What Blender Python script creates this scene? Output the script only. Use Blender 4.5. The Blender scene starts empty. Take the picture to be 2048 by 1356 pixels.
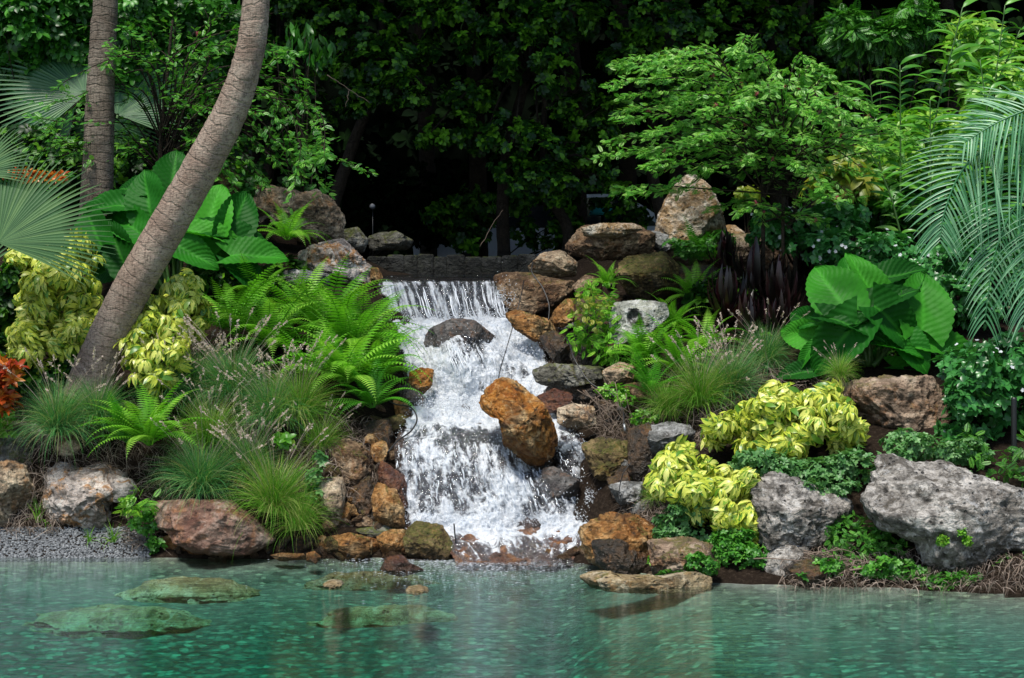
import bpy, bmesh, math, random
import numpy as np
from mathutils import Vector
from mathutils.bvhtree import BVHTree

random.seed(7)
rng = np.random.default_rng(11)
F = 3822.0            # focal length in photo pixels
HC = 2.0              # camera height above the pond
HZ = 620.0            # horizon row
CX = 1024.0
scene = bpy.context.scene
COL = scene.collection

def P(px, py, Y):
    return np.array([(px-CX)/F*Y, Y, HC-(py-HZ)/F*Y])
def M(n, Y):          # pixels to metres at depth Y
    return n/F*Y
def waterY(py):       # depth at which a row meets the pond surface
    return F*HC/(py-HZ)

# ------------------------------------------------------------------ noise
_perm = np.random.default_rng(3).permutation(256)
_perm = np.concatenate([_perm, _perm, _perm])
_grad = np.random.default_rng(4).normal(size=(256, 3)); _grad /= np.linalg.norm(_grad, axis=1)[:, None]
def perlin(p):
    p = np.asarray(p, float); i = np.floor(p).astype(int); f = p-i
    u = f*f*f*(f*(f*6-15)+10); i &= 255
    out = 0
    for dx in (0, 1):
        for dy in (0, 1):
            for dz in (0, 1):
                h = _perm[_perm[_perm[i[:, 0]+dx]+i[:, 1]+dy]+i[:, 2]+dz]
                g = _grad[h]; d = f-np.array([dx, dy, dz])
                w = (u[:, 0] if dx else 1-u[:, 0])*(u[:, 1] if dy else 1-u[:, 1])*(u[:, 2] if dz else 1-u[:, 2])
                out = out+w*(g*d).sum(1)
    return out*1.6
def fbm(p, o=4, ridged=False):
    a, s, t = 0, 1.0, 0
    for k in range(o):
        n = perlin(p*(2**k)+k*17.3)
        if ridged: n = 1-2*np.abs(n)
        a = a+n*s; t += s; s *= .5
    return a/t
def worley(p):
    i = np.floor(p).astype(int); best = np.full(len(p), 9.0)
    for dx in (-1, 0, 1):
        for dy in (-1, 0, 1):
            for dz in (-1, 0, 1):
                c = i+np.array([dx, dy, dz]); m = c & 255
                h = _perm[_perm[_perm[m[:, 0]]+m[:, 1]]+m[:, 2]]
                q = c+.5+_grad[h]*.45
                best = np.minimum(best, ((p-q)**2).sum(1))
    return np.sqrt(best)

# ------------------------------------------------------------------ templates (V, Q, T, LC)
def tmpl(V, Q=None, T=None, LC=None):
    V = np.asarray(V, float).reshape(-1, 3)
    Q = np.zeros((0, 4), int) if Q is None or len(Q) == 0 else np.asarray(Q, int).reshape(-1, 4)
    T = np.zeros((0, 3), int) if T is None or len(T) == 0 else np.asarray(T, int).reshape(-1, 3)
    LC = np.zeros((len(V), 3)) if LC is None else np.asarray(LC, float)
    return (V, Q, T, LC)
def join(ts):
    V, Q, T, L, n = [], [], [], [], 0
    for t in ts:
        V.append(t[0]); Q.append(t[1]+n); T.append(t[2]+n); L.append(t[3]); n += len(t[0])
    return (np.concatenate(V), np.concatenate(Q), np.concatenate(T), np.concatenate(L))
def unit(a):
    a = np.asarray(a, float)
    return a/np.maximum(np.linalg.norm(a, axis=-1, keepdims=True), 1e-9)
def scatter(t, pos, Yd, Zd, sc, rnd=None, keep=.35):
    pos = np.atleast_2d(pos); m = len(pos)
    if m == 0: return tmpl(np.zeros((0, 3)))
    y = unit(np.broadcast_to(Yd, (m, 3))); z = np.broadcast_to(Zd, (m, 3))
    x = unit(np.cross(y, z)); z = np.cross(x, y)
    sc = np.asarray(sc, float)
    if sc.ndim == 0: sc = np.full((m, 3), float(sc))
    elif sc.ndim == 1: sc = np.repeat(sc[:, None], 3, 1)
    v = t[0]
    V = pos[:, None]+v[None, :, 0:1]*x[:, None]*sc[:, None, 0:1]+v[None, :, 1:2]*y[:, None]*sc[:, None, 1:2]+v[None, :, 2:3]*z[:, None]*sc[:, None, 2:3]
    n = len(v); off = (np.arange(m)*n)[:, None, None]
    rnd = rng.random(m) if rnd is None else np.broadcast_to(rnd, (m,))
    LC = np.repeat(t[3][None], m, 0).copy()
    LC[:, :, 2] = LC[:, :, 2]*keep+rnd[:, None]*(1-keep)
    return (V.reshape(-1, 3), (t[1][None]+off).reshape(-1, 4), (t[2][None]+off).reshape(-1, 3), LC.reshape(-1, 3))
def strip(path, widths, side, fold=0.0, up=(0, 0, 1)):
    """thin blade along a path, 2 or 3 points across"""
    path = np.asarray(path, float); n = len(path); w = np.asarray(widths, float)[:, None]; side = unit(np.broadcast_to(side, (n, 3)))
    up = np.asarray(up, float)
    v = np.linspace(0, 1, n)
    if fold == 0:
        V = np.stack([path-side*w, path+side*w], 1).reshape(-1, 3)
        Q = [(2*i, 2*i+1, 2*i+3, 2*i+2) for i in range(n-1)]
        LC = np.stack([np.tile([-1, 1], n), np.repeat(v, 2), np.zeros(2*n)], 1)
    else:
        V = np.stack([path-side*w+up*w*fold, path, path+side*w+up*w*fold], 1).reshape(-1, 3)
        Q = []
        for i in range(n-1):
            Q += [(3*i, 3*i+1, 3*i+4, 3*i+3), (3*i+1, 3*i+2, 3*i+5, 3*i+4)]
        LC = np.stack([np.tile([-1, 0, 1], n), np.repeat(v, 3), np.zeros(3*n)], 1)
    return tmpl(V, Q, None, LC)
def leaf_t(n=5, w=.25, peak=.45, droop=.25, fold=.3, tip=.75):
    s = np.linspace(0, 1, n)
    prof = np.where(s < peak, np.sin(s/peak*np.pi/2)**.8, np.maximum(0, np.cos((s-peak)/(1-peak)*np.pi/2))**tip)*w+.004
    path = np.stack([0*s, np.sin(s*(1-.2*droop)), -droop*s*s], 1)
    return strip(path, prof, (1, 0, 0), fold)
def tube(path, rad, k=8, closed=True):
    path = np.asarray(path, float); n = len(path); rad = np.broadcast_to(rad, (n,)).astype(float)
    T = unit(np.gradient(path, axis=0)); ref = np.array([0.13, -1, .07])
    A = unit(np.cross(T, ref)); B = np.cross(T, A)
    a = np.arange(k)*2*np.pi/k
    V = path[:, None]+rad[:, None, None]*(np.cos(a)[None, :, None]*A[:, None]+np.sin(a)[None, :, None]*B[:, None])
    Q = [(i*k+j, i*k+(j+1) % k, (i+1)*k+(j+1) % k, (i+1)*k+j) for i in range(n-1) for j in range(k)]
    L = np.concatenate([[0], np.cumsum(np.linalg.norm(np.diff(path, axis=0), axis=1))])
    LC = np.stack([np.tile(a/(2*np.pi), n), np.repeat(L, k), np.zeros(n*k)], 1)
    V = V.reshape(-1, 3); T3 = []
    if closed:
        V = np.concatenate([V, path[:1], path[-1:]]); LC = np.concatenate([LC, LC[:1], LC[-1:]])
        T3 = [(j+1 if j+1 < k else 0, j, n*k) for j in range(k)]+[((n-1)*k+j, (n-1)*k+(j+1) % k, n*k+1) for j in range(k)]
    return tmpl(V, Q, T3, LC)
def curve(pts, n=20):
    pts = np.asarray(pts, float); m = len(pts)
    if m == 2: return pts[0]+(pts[1]-pts[0])*np.linspace(0, 1, n)[:, None]
    q = np.concatenate([[2*pts[0]-pts[1]], pts, [2*pts[-1]-pts[-2]]]); out = []
    for t in np.linspace(0, m-1-1e-6, n):
        i = int(t); f = t-i; a, b, c, d = q[i], q[i+1], q[i+2], q[i+3]
        out.append(.5*((2*b)+(-a+c)*f+(2*a-5*b+4*c-d)*f*f+(-a+3*b-3*c+d)*f**3))
    return np.array(out)

# ------------------------------------------------------------------ objects
def mesh(name, t, mat, attrs=None, smooth=True):
    V, Q, T, LC = t
    me = bpy.data.meshes.new(name)
    nq, nt = len(Q), len(T)
    me.vertices.add(len(V)); me.vertices.foreach_set('co', V.astype(np.float32).ravel())
    loops = np.concatenate([Q.ravel(), T.ravel()]).astype(np.int32)
    me.loops.add(len(loops)); me.loops.foreach_set('vertex_index', loops)
    me.polygons.add(nq+nt)
    me.polygons.foreach_set('loop_start', np.concatenate([np.arange(nq)*4, nq*4+np.arange(nt)*3]).astype(np.int32))
    me.update(calc_edges=True)
    me.polygons.foreach_set('use_smooth', np.full(nq+nt, smooth))
    a = me.attributes.new('lc', 'FLOAT_VECTOR', 'POINT'); a.data.foreach_set('vector', LC.astype(np.float32).ravel())
    for k, v in (attrs or {}).items():
        a = me.attributes.new(k, 'FLOAT', 'POINT'); a.data.foreach_set('value', np.asarray(v, np.float32))
    if mat: me.materials.append(mat)
    me.update()
    return me
def obj(name, t, mat, parent=None, origin=None, attrs=None, smooth=True):
    if origin is not None: t = (t[0]-np.asarray(origin), t[1], t[2], t[3])
    o = bpy.data.objects.new(name, mesh(name, t, mat, attrs, smooth)); COL.objects.link(o)
    if origin is not None and parent is None: o.location = origin
    if parent: o.parent = parent
    return o
def empty(name, loc, label, cat, group=None):
    o = bpy.data.objects.new(name, None); COL.objects.link(o); o.location = loc; o.empty_display_size = .1
    tag(o, label, cat, group); return o
def tag(o, label, cat, group=None, kind=None):
    if label: o['label'] = label
    if cat: o['category'] = cat
    if group: o['group'] = group
    if kind: o['kind'] = kind
    return o
def copy_tree(o, loc, rotz, sc, label):
    c = o.copy(); COL.objects.link(c); c.location = loc; c.rotation_euler = (0, 0, rotz); c.scale = (sc, sc, sc)
    c['label'] = label
    for ch in list(o.children):
        d = ch.copy(); COL.objects.link(d); d.parent = c
    return c

# ------------------------------------------------------------------ materials
def nodes(name):
    m = bpy.data.materials.new(name); m.use_nodes = True; nt = m.node_tree; nt.nodes.clear()
    return m, nt, nt.nodes, nt.links
class G:
    def __init__(s, name): s.m, s.nt, s.N, s.L = nodes(name); s.out = s.N.new('ShaderNodeOutputMaterial')
    def n(s, t, ins=None, **kw):
        x = s.N.new('ShaderNode'+t)
        for k, v in kw.items(): setattr(x, k, v)
        for k, v in (ins or {}).items():
            if hasattr(v, 'is_output') or isinstance(v, bpy.types.NodeSocket): s.L.new(v, x.inputs[k])
            else: x.inputs[k].default_value = v
        return x
    def noise(s, vec, scale, detail=5, rough=.6, dist=0):
        return s.n('TexNoise', {'Vector': vec, 'Scale': scale, 'Detail': detail, 'Roughness': rough, 'Distortion': dist}).outputs['Fac']
    def math(s, op, a, b=0.0, clamp=False):
        x = s.N.new('ShaderNodeMath'); x.operation = op; x.use_clamp = clamp
        for i, v in enumerate((a, b)):
            if isinstance(v, bpy.types.NodeSocket): s.L.new(v, x.inputs[i])
            else: x.inputs[i].default_value = v
        return x.outputs[0]
    def ramp(s, fac, stops, interp='LINEAR'):
        x = s.N.new('ShaderNodeValToRGB'); x.color_ramp.interpolation = interp; e = x.color_ramp.elements
        while len(e) < len(stops): e.new(.5)
        for i, (p, c) in enumerate(stops):
            e[i].position = p; e[i].color = tuple(c)+(1,) if hasattr(c, '__len__') else (c, c, c, 1)
        s.L.new(fac, x.inputs[0]); return x.outputs[0]
    def step(s, fac, a, b):
        x = s.N.new('ShaderNodeMapRange'); x.clamp = True
        s.L.new(fac, x.inputs[0]); x.inputs[1].default_value = a; x.inputs[2].default_value = b
        return x.outputs[0]
    def mix(s, fac, a, b, mode='MIX'):
        x = s.N.new('ShaderNodeMix'); x.data_type = 'RGBA'; x.blend_type = mode
        for i, v in ((0, fac), (6, a), (7, b)):
            if isinstance(v, bpy.types.NodeSocket): s.L.new(v, x.inputs[i])
            elif i == 0: x.inputs[0].default_value = v
            else: x.inputs[i].default_value = tuple(v)+(1,)
        return x.outputs[2]
    def bump(s, h, strength=.5, dist=.02, normal=None):
        ins = {'Height': h, 'Strength': strength, 'Distance': dist}
        if normal is not None: ins['Normal'] = normal
        return s.n('Bump', ins).outputs[0]
    def done(s, sh): s.L.new(sh, s.out.inputs[0]); return s.m

def leafmat(name, cols, rough=.45, transl=.25, vein=0.0, spec=.5, hue=None):
    g = G(name); at = g.n('Attribute', attribute_name='lc'); sp = g.n('SeparateXYZ', {0: at.outputs['Vector']})
    n = len(cols); c = g.ramp(sp.outputs[2], [((i+.5)/n, cols[i]) for i in range(n)])
    pos = g.n('NewGeometry').outputs['Position']
    c = g.mix(g.math('MULTIPLY', g.step(g.noise(pos, 2.2, 3), .45, .8), .8), c, [x*.62 for x in cols[0]])
    c = g.mix(g.math('MULTIPLY', g.noise(pos, 40, 2), .22), c, [x*.45 for x in cols[0]])
    au = g.math('ABSOLUTE', sp.outputs[0])
    if vein:
        mid = g.step(au, .12, .02)
        lat = g.math('SINE', g.math('MULTIPLY', g.math('SUBTRACT', sp.outputs[1], g.math('MULTIPLY', au, .35)), 70.0))
        c = g.mix(g.math('MULTIPLY', mid, vein), c, [min(1, x*2.2+.02) for x in cols[-1]])
    ins = {'Base Color': c, 'Roughness': rough, 'Specular IOR Level': spec}
    if vein: ins['Normal'] = g.bump(lat, .35, .004)
    b = g.n('BsdfPrincipled', ins)
    tr = g.n('BsdfTranslucent', {0: g.mix(1.0, c, (1.0, 1.15, .5), 'MULTIPLY')})
    return g.done(g.n('MixShader', {0: transl, 1: b.outputs[0], 2: tr.outputs[0]}).outputs[0])

def rockmat(name, cols, dark=(.02, .017, .013), moss=0.0, mosscol=(.06, .075, .012), rough=.85, stain=(.25, .1, .025), stainamt=.3, darkamt=.5, bumpk=1.0, wet=False, line=1.0):
    g = G(name); tc = g.n('TexCoord').outputs['Object']; rnd = g.n('ObjectInfo').outputs['Random']
    v = g.n('VectorMath', {0: tc, 1: g.n('CombineXYZ', {0: g.math('MULTIPLY', rnd, 37.0), 1: g.math('MULTIPLY', rnd, 91.0), 2: rnd}).outputs[0]}, operation='ADD').outputs[0]
    n1 = g.noise(v, 3.2, 8, .62, .6); n2 = g.noise(v, 9, 8, .7, .3); n3 = g.noise(v, 38, 6, .7); n4 = g.noise(v, 5.5, 6, .65, 1.2); n5 = g.noise(g.n('VectorMath', {0: v, 1: (11.0, 4.0, 2.0)}, operation='ADD').outputs[0], 7.5, 9, .72, .9)
    k = len(cols); c = g.ramp(n1, [(.39+.22*i/(k-1), cols[i]) for i in range(k)])
    c = g.mix(g.math('MULTIPLY', g.step(n4, .52, .6), stainamt*1.6, True), c, stain)
    c = g.mix(g.math('MULTIPLY', g.step(n2, .5, .62), darkamt), c, [x*.35 for x in cols[0]])
    c = g.mix(g.math('MULTIPLY', g.step(n3, .54, .68), darkamt*.9, True), c, dark)
    c = g.mix(g.math('MULTIPLY', g.step(n3, .44, .34), .35), c, [min(.8, x*1.5) for x in cols[-1]])
    vor = g.n('TexVoronoi', {'Vector': v, 'Scale': 16.0}).outputs['Distance']
    vd = g.n('TexVoronoi', {'Vector': g.n('VectorMath', {0: v, 1: g.n('TexNoise', {'Vector': v, 'Scale': 7.0}).outputs['Color']}, operation='ADD').outputs[0], 'Scale': 7.0}).outputs['Distance']
    pit = g.math('MULTIPLY', g.step(vor, .22, .1), g.step(n2, .42, .56))
    c = g.mix(g.math('MULTIPLY', pit, .85), c, dark)
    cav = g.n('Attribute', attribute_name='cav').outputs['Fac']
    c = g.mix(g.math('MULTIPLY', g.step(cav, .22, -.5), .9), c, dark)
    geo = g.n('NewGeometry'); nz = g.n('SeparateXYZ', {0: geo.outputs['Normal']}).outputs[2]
    # undersides and cracks are mixed darker, moss sits on upward faces
    if moss:
        mk = g.math('MULTIPLY', g.step(g.math('ADD', g.math('MULTIPLY', nz, .25), n4), .76-.24*moss, .90-.24*moss), .85)
        mk = g.math('MULTIPLY', mk, g.step(n3, .3, .55))
        c = g.mix(mk, c, g.mix(n2, mosscol, [x*2.0 for x in mosscol]))
    pz = g.n('SeparateXYZ', {0: geo.outputs['Position']}).outputs[2]
    wl = g.step(g.math('ADD', pz, g.math('MULTIPLY', n2, .12)), .17, .1)
    wl = g.math('MULTIPLY', wl, line); c = g.mix(g.math('MULTIPLY', wl, .7), c, (.035, .018, .006))
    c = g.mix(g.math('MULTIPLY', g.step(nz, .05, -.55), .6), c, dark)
    c = g.mix(g.math('MULTIPLY', g.step(n5, .5, .57), .55), c, [x*.45 for x in cols[0]])
    c = g.mix(g.math('MULTIPLY', g.step(n5, .42, .36), .45), c, [min(.75, x*1.25+.02) for x in cols[-1]])
    h = g.math('ADD', g.math('MULTIPLY', n2, 1.2), g.math('MULTIPLY', n3, .55))
    st = g.noise(g.n('VectorMath', {0: v, 1: (2.2, 2.2, 15.0)}, operation='MULTIPLY').outputs[0], 1.0, 5, .6, .4)
    c = g.mix(g.math('MULTIPLY', g.step(st, .56, .64), .45), c, dark)
    h = g.math('ADD', h, g.math('MULTIPLY', st, .9))
    h = g.math('SUBTRACT', h, g.math('MULTIPLY', pit, .8))
    h = g.math('ADD', h, g.math('MULTIPLY', vd, .5))
    r = g.math('SUBTRACT', rough, g.math('MULTIPLY', wl, .45)) if not wet else rough
    b = g.n('BsdfPrincipled', {'Base Color': c, 'Roughness': r, 'Specular IOR Level': .5 if wet else .25, 'Normal': g.bump(h, .95*bumpk, .035)})
    return g.done(b.outputs[0])

def flat(name, col, rough=.5, spec=.5, metal=0):
    g = G(name); tc = g.n('TexCoord').outputs['Object']
    c = g.mix(g.noise(tc, 30, 4), [x*.75 for x in col], col)
    return g.done(g.n('BsdfPrincipled', {'Base Color': c, 'Roughness': rough, 'Specular IOR Level': spec, 'Metallic': metal}).outputs[0])
R = {}
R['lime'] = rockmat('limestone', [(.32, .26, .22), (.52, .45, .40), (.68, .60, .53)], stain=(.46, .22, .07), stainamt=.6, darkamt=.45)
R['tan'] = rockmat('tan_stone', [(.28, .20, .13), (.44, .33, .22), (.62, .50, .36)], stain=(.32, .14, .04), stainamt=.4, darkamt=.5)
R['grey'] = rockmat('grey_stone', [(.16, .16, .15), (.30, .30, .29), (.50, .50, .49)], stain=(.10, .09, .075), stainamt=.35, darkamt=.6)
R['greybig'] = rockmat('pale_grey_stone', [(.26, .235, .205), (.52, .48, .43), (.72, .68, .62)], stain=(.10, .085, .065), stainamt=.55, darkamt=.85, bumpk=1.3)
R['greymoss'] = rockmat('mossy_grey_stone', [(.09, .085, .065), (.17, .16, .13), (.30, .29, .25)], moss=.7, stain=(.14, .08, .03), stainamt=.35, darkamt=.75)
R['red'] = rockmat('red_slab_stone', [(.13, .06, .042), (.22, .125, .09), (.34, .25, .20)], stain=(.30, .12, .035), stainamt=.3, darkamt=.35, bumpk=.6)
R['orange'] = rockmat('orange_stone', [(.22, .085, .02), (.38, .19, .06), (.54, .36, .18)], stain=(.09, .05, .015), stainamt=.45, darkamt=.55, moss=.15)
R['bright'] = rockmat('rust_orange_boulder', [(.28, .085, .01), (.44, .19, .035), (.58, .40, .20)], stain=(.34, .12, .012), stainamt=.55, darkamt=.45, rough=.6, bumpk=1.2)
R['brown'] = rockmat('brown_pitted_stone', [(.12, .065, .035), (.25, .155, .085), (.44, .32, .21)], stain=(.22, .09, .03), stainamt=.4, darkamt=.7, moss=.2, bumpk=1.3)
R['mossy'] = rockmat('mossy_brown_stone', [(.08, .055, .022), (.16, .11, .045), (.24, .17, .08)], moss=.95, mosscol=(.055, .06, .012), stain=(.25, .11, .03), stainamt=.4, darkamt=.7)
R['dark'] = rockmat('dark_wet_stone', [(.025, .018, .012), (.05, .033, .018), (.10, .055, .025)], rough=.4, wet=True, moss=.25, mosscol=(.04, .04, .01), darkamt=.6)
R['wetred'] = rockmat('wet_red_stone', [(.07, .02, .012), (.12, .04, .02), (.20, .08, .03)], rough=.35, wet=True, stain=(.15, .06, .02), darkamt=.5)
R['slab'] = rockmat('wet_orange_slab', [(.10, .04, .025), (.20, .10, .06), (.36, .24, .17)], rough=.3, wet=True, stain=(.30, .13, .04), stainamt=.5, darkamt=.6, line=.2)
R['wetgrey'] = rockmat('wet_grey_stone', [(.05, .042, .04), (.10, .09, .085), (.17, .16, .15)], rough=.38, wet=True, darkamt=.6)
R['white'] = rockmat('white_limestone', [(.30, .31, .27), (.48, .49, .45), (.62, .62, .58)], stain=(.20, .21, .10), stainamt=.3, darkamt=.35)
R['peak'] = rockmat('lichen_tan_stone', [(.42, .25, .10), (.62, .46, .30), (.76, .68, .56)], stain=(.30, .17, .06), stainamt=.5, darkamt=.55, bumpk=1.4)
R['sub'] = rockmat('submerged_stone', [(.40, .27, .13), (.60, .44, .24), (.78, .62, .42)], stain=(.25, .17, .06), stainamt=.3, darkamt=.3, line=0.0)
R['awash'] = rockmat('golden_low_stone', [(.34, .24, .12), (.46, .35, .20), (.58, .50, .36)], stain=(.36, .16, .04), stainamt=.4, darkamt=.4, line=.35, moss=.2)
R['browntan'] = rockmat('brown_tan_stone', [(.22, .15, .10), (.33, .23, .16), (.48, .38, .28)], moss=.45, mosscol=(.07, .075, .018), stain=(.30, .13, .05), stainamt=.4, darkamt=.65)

L = {}
L['fern'] = leafmat('fern_green', [(.09, .32, .015), (.18, .52, .03), (.38, .70, .08)], .45, .4, spec=.3)
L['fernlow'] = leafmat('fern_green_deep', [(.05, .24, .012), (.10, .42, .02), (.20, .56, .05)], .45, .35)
L['ear'] = leafmat('elephant_ear_green', [(.008, .085, .006), (.018, .17, .010), (.06, .33, .02)], .55, .28, vein=.16, spec=.16)
L['grassA'] = leafmat('grass_blue_green', [(.05, .21, .06), (.09, .33, .10), (.18, .42, .12), (.40, .44, .18)], .6, .35, spec=.2)
L['grassB'] = leafmat('grass_yellow_green', [(.09, .29, .02), (.17, .45, .04), (.32, .54, .07), (.54, .50, .20)], .6, .35, spec=.2)
L['seed'] = leafmat('seed_head_beige', [(.62, .48, .44), (.76, .62, .57), (.86, .76, .72)], .7, .35)
L['straw'] = leafmat('dry_straw', [(.11, .075, .055), (.26, .195, .15), (.42, .34, .28)], .8, .1)
L['back'] = leafmat('dark_background_leaf', [(.006, .03, .003), (.016, .08, .006), (.16, .42, .02)], .45, .2, spec=.3)  # lit tips and canopy shade are put into these tones
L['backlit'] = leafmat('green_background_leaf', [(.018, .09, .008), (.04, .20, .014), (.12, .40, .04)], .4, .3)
L['bamboo'] = leafmat('bright_cane_leaf', [(.08, .30, .025), (.16, .46, .05), (.36, .58, .14)], .35, .35)
L['callR'] = leafmat('feathery_tree_leaf', [(.09, .33, .035), (.18, .52, .06), (.42, .72, .16)], .38, .35)
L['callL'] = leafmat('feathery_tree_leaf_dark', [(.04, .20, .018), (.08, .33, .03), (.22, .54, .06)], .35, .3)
L['jas'] = leafmat('glossy_shrub_leaf', [(.03, .14, .03), (.05, .24, .045), (.11, .36, .09)], .32, .25)
L['white'] = leafmat('white_petal', [(.7, .72, .78), (.8, .82, .86)], .5, .3)
L['pink'] = leafmat('pink_stamen', [(.55, .12, .16), (.7, .25, .30)], .6, .3)
L['cord'] = leafmat('dark_red_cordyline', [(.010, .006, .006), (.028, .008, .010), (.06, .012, .018)], .35, .1)
L['croton'] = leafmat('orange_croton', [(.30, .03, .01), (.55, .11, .01), (.65, .27, .03)], .35, .3)
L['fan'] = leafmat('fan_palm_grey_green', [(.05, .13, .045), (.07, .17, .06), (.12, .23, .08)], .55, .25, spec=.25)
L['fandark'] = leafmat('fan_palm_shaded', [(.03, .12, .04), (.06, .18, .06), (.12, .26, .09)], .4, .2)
L['silver'] = leafmat('silver_palm_leaflet', [(.07, .26, .10), (.14, .39, .18), (.30, .56, .32)], .35, .25)
L['cover'] = leafmat('ground_cover_green', [(.03, .15, .012), (.07, .28, .025), (.16, .42, .05)], .45, .3)
L['coverpale'] = leafmat('ground_cover_grey_green', [(.06, .20, .04), (.12, .31, .09), (.22, .42, .15)], .45, .3)
L['limeleaf'] = leafmat('lime_green_leaf', [(.08, .28, .015), (.18, .46, .03), (.36, .60, .07)], .4, .35)
L['yellowing'] = leafmat('yellow_green_leaf', [(.14, .28, .015), (.30, .36, .03), (.46, .42, .08)], .4, .35)

def scheff():
    g = G('variegated_yellow_leaf'); at = g.n('Attribute', attribute_name='lc'); sp = g.n('SeparateXYZ', {0: at.outputs['Vector']})
    v = g.n('CombineXYZ', {0: sp.outputs[0], 1: g.math('MULTIPLY', sp.outputs[1], 2.0), 2: g.math('MULTIPLY', sp.outputs[2], 60.0)}).outputs[0]
    n = g.noise(v, 1.1, 3, .6)
    yel = g.ramp(sp.outputs[2], [(.1, (.42, .52, .04)), (.5, (.66, .70, .09)), (.9, (.78, .78, .22))])
    grn = g.ramp(sp.outputs[2], [(.1, (.03, .15, .012)), (.9, (.20, .38, .03))])
    c = g.mix(g.step(n, .53, .58), yel, grn)
    old = g.step(g.noise(g.n('VectorMath', {0: at.outputs['Vector'], 1: (0, 0, 1)}, operation='MULTIPLY').outputs[0], 23.0, 1), .55, .62)
    c = g.mix(old, c, grn)
    b = g.n('BsdfPrincipled', {'Base Color': c, 'Roughness': .36, 'Specular IOR Level': .5})
    tr = g.n('BsdfTranslucent', {0: c})
    return g.done(g.n('MixShader', {0: .28, 1: b.outputs[0], 2: tr.outputs[0]}).outputs[0])
L['sch'] = scheff()

def bark(name, c1, c2, ring=40.0, amt=.6):
    g = G(name); at = g.n('Attribute', attribute_name='lc'); sp = g.n('SeparateXYZ', {0: at.outputs['Vector']})
    obj_ = g.n('TexCoord').outputs['Object']
    v = g.n('VectorMath', {0: at.outputs['Vector'], 1: (6.0, 1.0, 1.0)}, operation='MULTIPLY').outputs[0]
    fine = g.noise(g.n('VectorMath', {0: obj_, 1: (26, 26, 85)}, operation='MULTIPLY').outputs[0], 1.0, 5, .65)
    vert = g.noise(g.n('VectorMath', {0: obj_, 1: (70, 70, 9)}, operation='MULTIPLY').outputs[0], 1.0, 4, .6)
    big = g.noise(obj_, 3.5, 6, .6)
    rg = g.math('SINE', g.math('ADD', g.math('MULTIPLY', sp.outputs[1], ring), g.math('MULTIPLY', g.noise(obj_, 4, 4), 11.0)))
    c = g.mix(g.step(big, .35, .65), c1, c2)
    c = g.mix(g.math('MULTIPLY', g.step(fine, .5, .62), .6), c, [x*.35 for x in c1])
    c = g.mix(g.math('MULTIPLY', g.step(vert, .53, .64), .55), c, [x*.3 for x in c1])
    c = g.mix(g.math('MULTIPLY', g.step(rg, .72, .98), amt), c, [x*.4 for x in c1])
    h = g.math('ADD', g.math('MULTIPLY', fine, 1.0), g.math('MULTIPLY', vert, .8)); h = g.math('SUBTRACT', h, g.math('MULTIPLY', g.step(rg, .7, 1.0), .5))
    return g.done(g.n('BsdfPrincipled', {'Base Color': c, 'Roughness': .9, 'Specular IOR Level': .2, 'Normal': g.bump(h, 1.0, .02)}).outputs[0])
B_palm = bark('palm_bark', (.27, .19, .145), (.46, .36, .285), 55, .10)
B_grey = bark('grey_palm_bark', (.13, .10, .075), (.27, .225, .18), 75, .3)
B_dark = bark('dark_bark', (.03, .024, .018), (.06, .045, .03), 20, .2)
B_stem = flat('green_stem', (.06, .14, .03), .5)
B_twig = flat('dry_twig', (.23, .17, .13), .85, .2)
B_black = flat('black_plastic', (.012, .012, .013), .4)
B_metal = flat('grey_sprinkler', (.35, .36, .37), .35, .5, .5)

def mulch():
    g = G('ground_mulch'); p = g.n('NewGeometry').outputs['Position']
    n1 = g.noise(p, 3, 6); n2 = g.noise(p, 30, 8, .75); n3 = g.noise(g.n('VectorMath', {0: p, 1: (18, 60, 60)}, operation='MULTIPLY').outputs[0], 1.0, 4)
    c = g.mix(n1, (.012, .008, .005), (.032, .021, .014))
    c = g.mix(g.step(n2, .5, .7), c, (.07, .05, .035)); c = g.mix(g.math('MULTIPLY', g.step(n3, .6, .7), .5), c, (.12, .09, .065))
    return g.done(g.n('BsdfPrincipled', {'Base Color': c, 'Roughness': .95, 'Specular IOR Level': .1, 'Normal': g.bump(n2, 1.0, .05)}).outputs[0])
def pebblebed():
    g = G('pond_bed_pebbles'); p = g.n('NewGeometry').outputs['Position']
    vo = g.n('TexVoronoi', {'Vector': g.n('VectorMath', {0: p, 1: (.6, 1.0, 1.0)}, operation='MULTIPLY').outputs[0], 'Scale': 30.0, 'Randomness': 1.0}); d = vo.outputs['Distance']; cc = g.n('SeparateColor', {0: vo.outputs['Color']}).outputs[0]
    c = g.ramp(cc, [(0, (.02, .03, .025)), (.3, (.05, .07, .055)), (.55, (.08, .11, .085)), (.75, (.13, .18, .13)), (.9, (.21, .27, .19)), (1, (.38, .44, .30))])
    c = g.mix(g.math('MULTIPLY', g.step(d, .45, .8), .6), c, (.03, .035, .03))
    c = g.mix(g.step(g.noise(p, 1.3, 5), .36, .64), g.mix(.35, c, (.05, .06, .05)), c)
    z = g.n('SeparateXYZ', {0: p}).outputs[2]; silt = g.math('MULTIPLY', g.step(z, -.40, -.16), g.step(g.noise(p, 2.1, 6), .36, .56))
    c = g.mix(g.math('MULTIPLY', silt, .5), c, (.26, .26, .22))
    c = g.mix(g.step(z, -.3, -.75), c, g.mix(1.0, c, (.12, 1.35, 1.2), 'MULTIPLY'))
    return g.done(g.n('BsdfPrincipled', {'Base Color': c, 'Roughness': .8, 'Normal': g.bump(d, -.6, .02)}).outputs[0])
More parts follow.
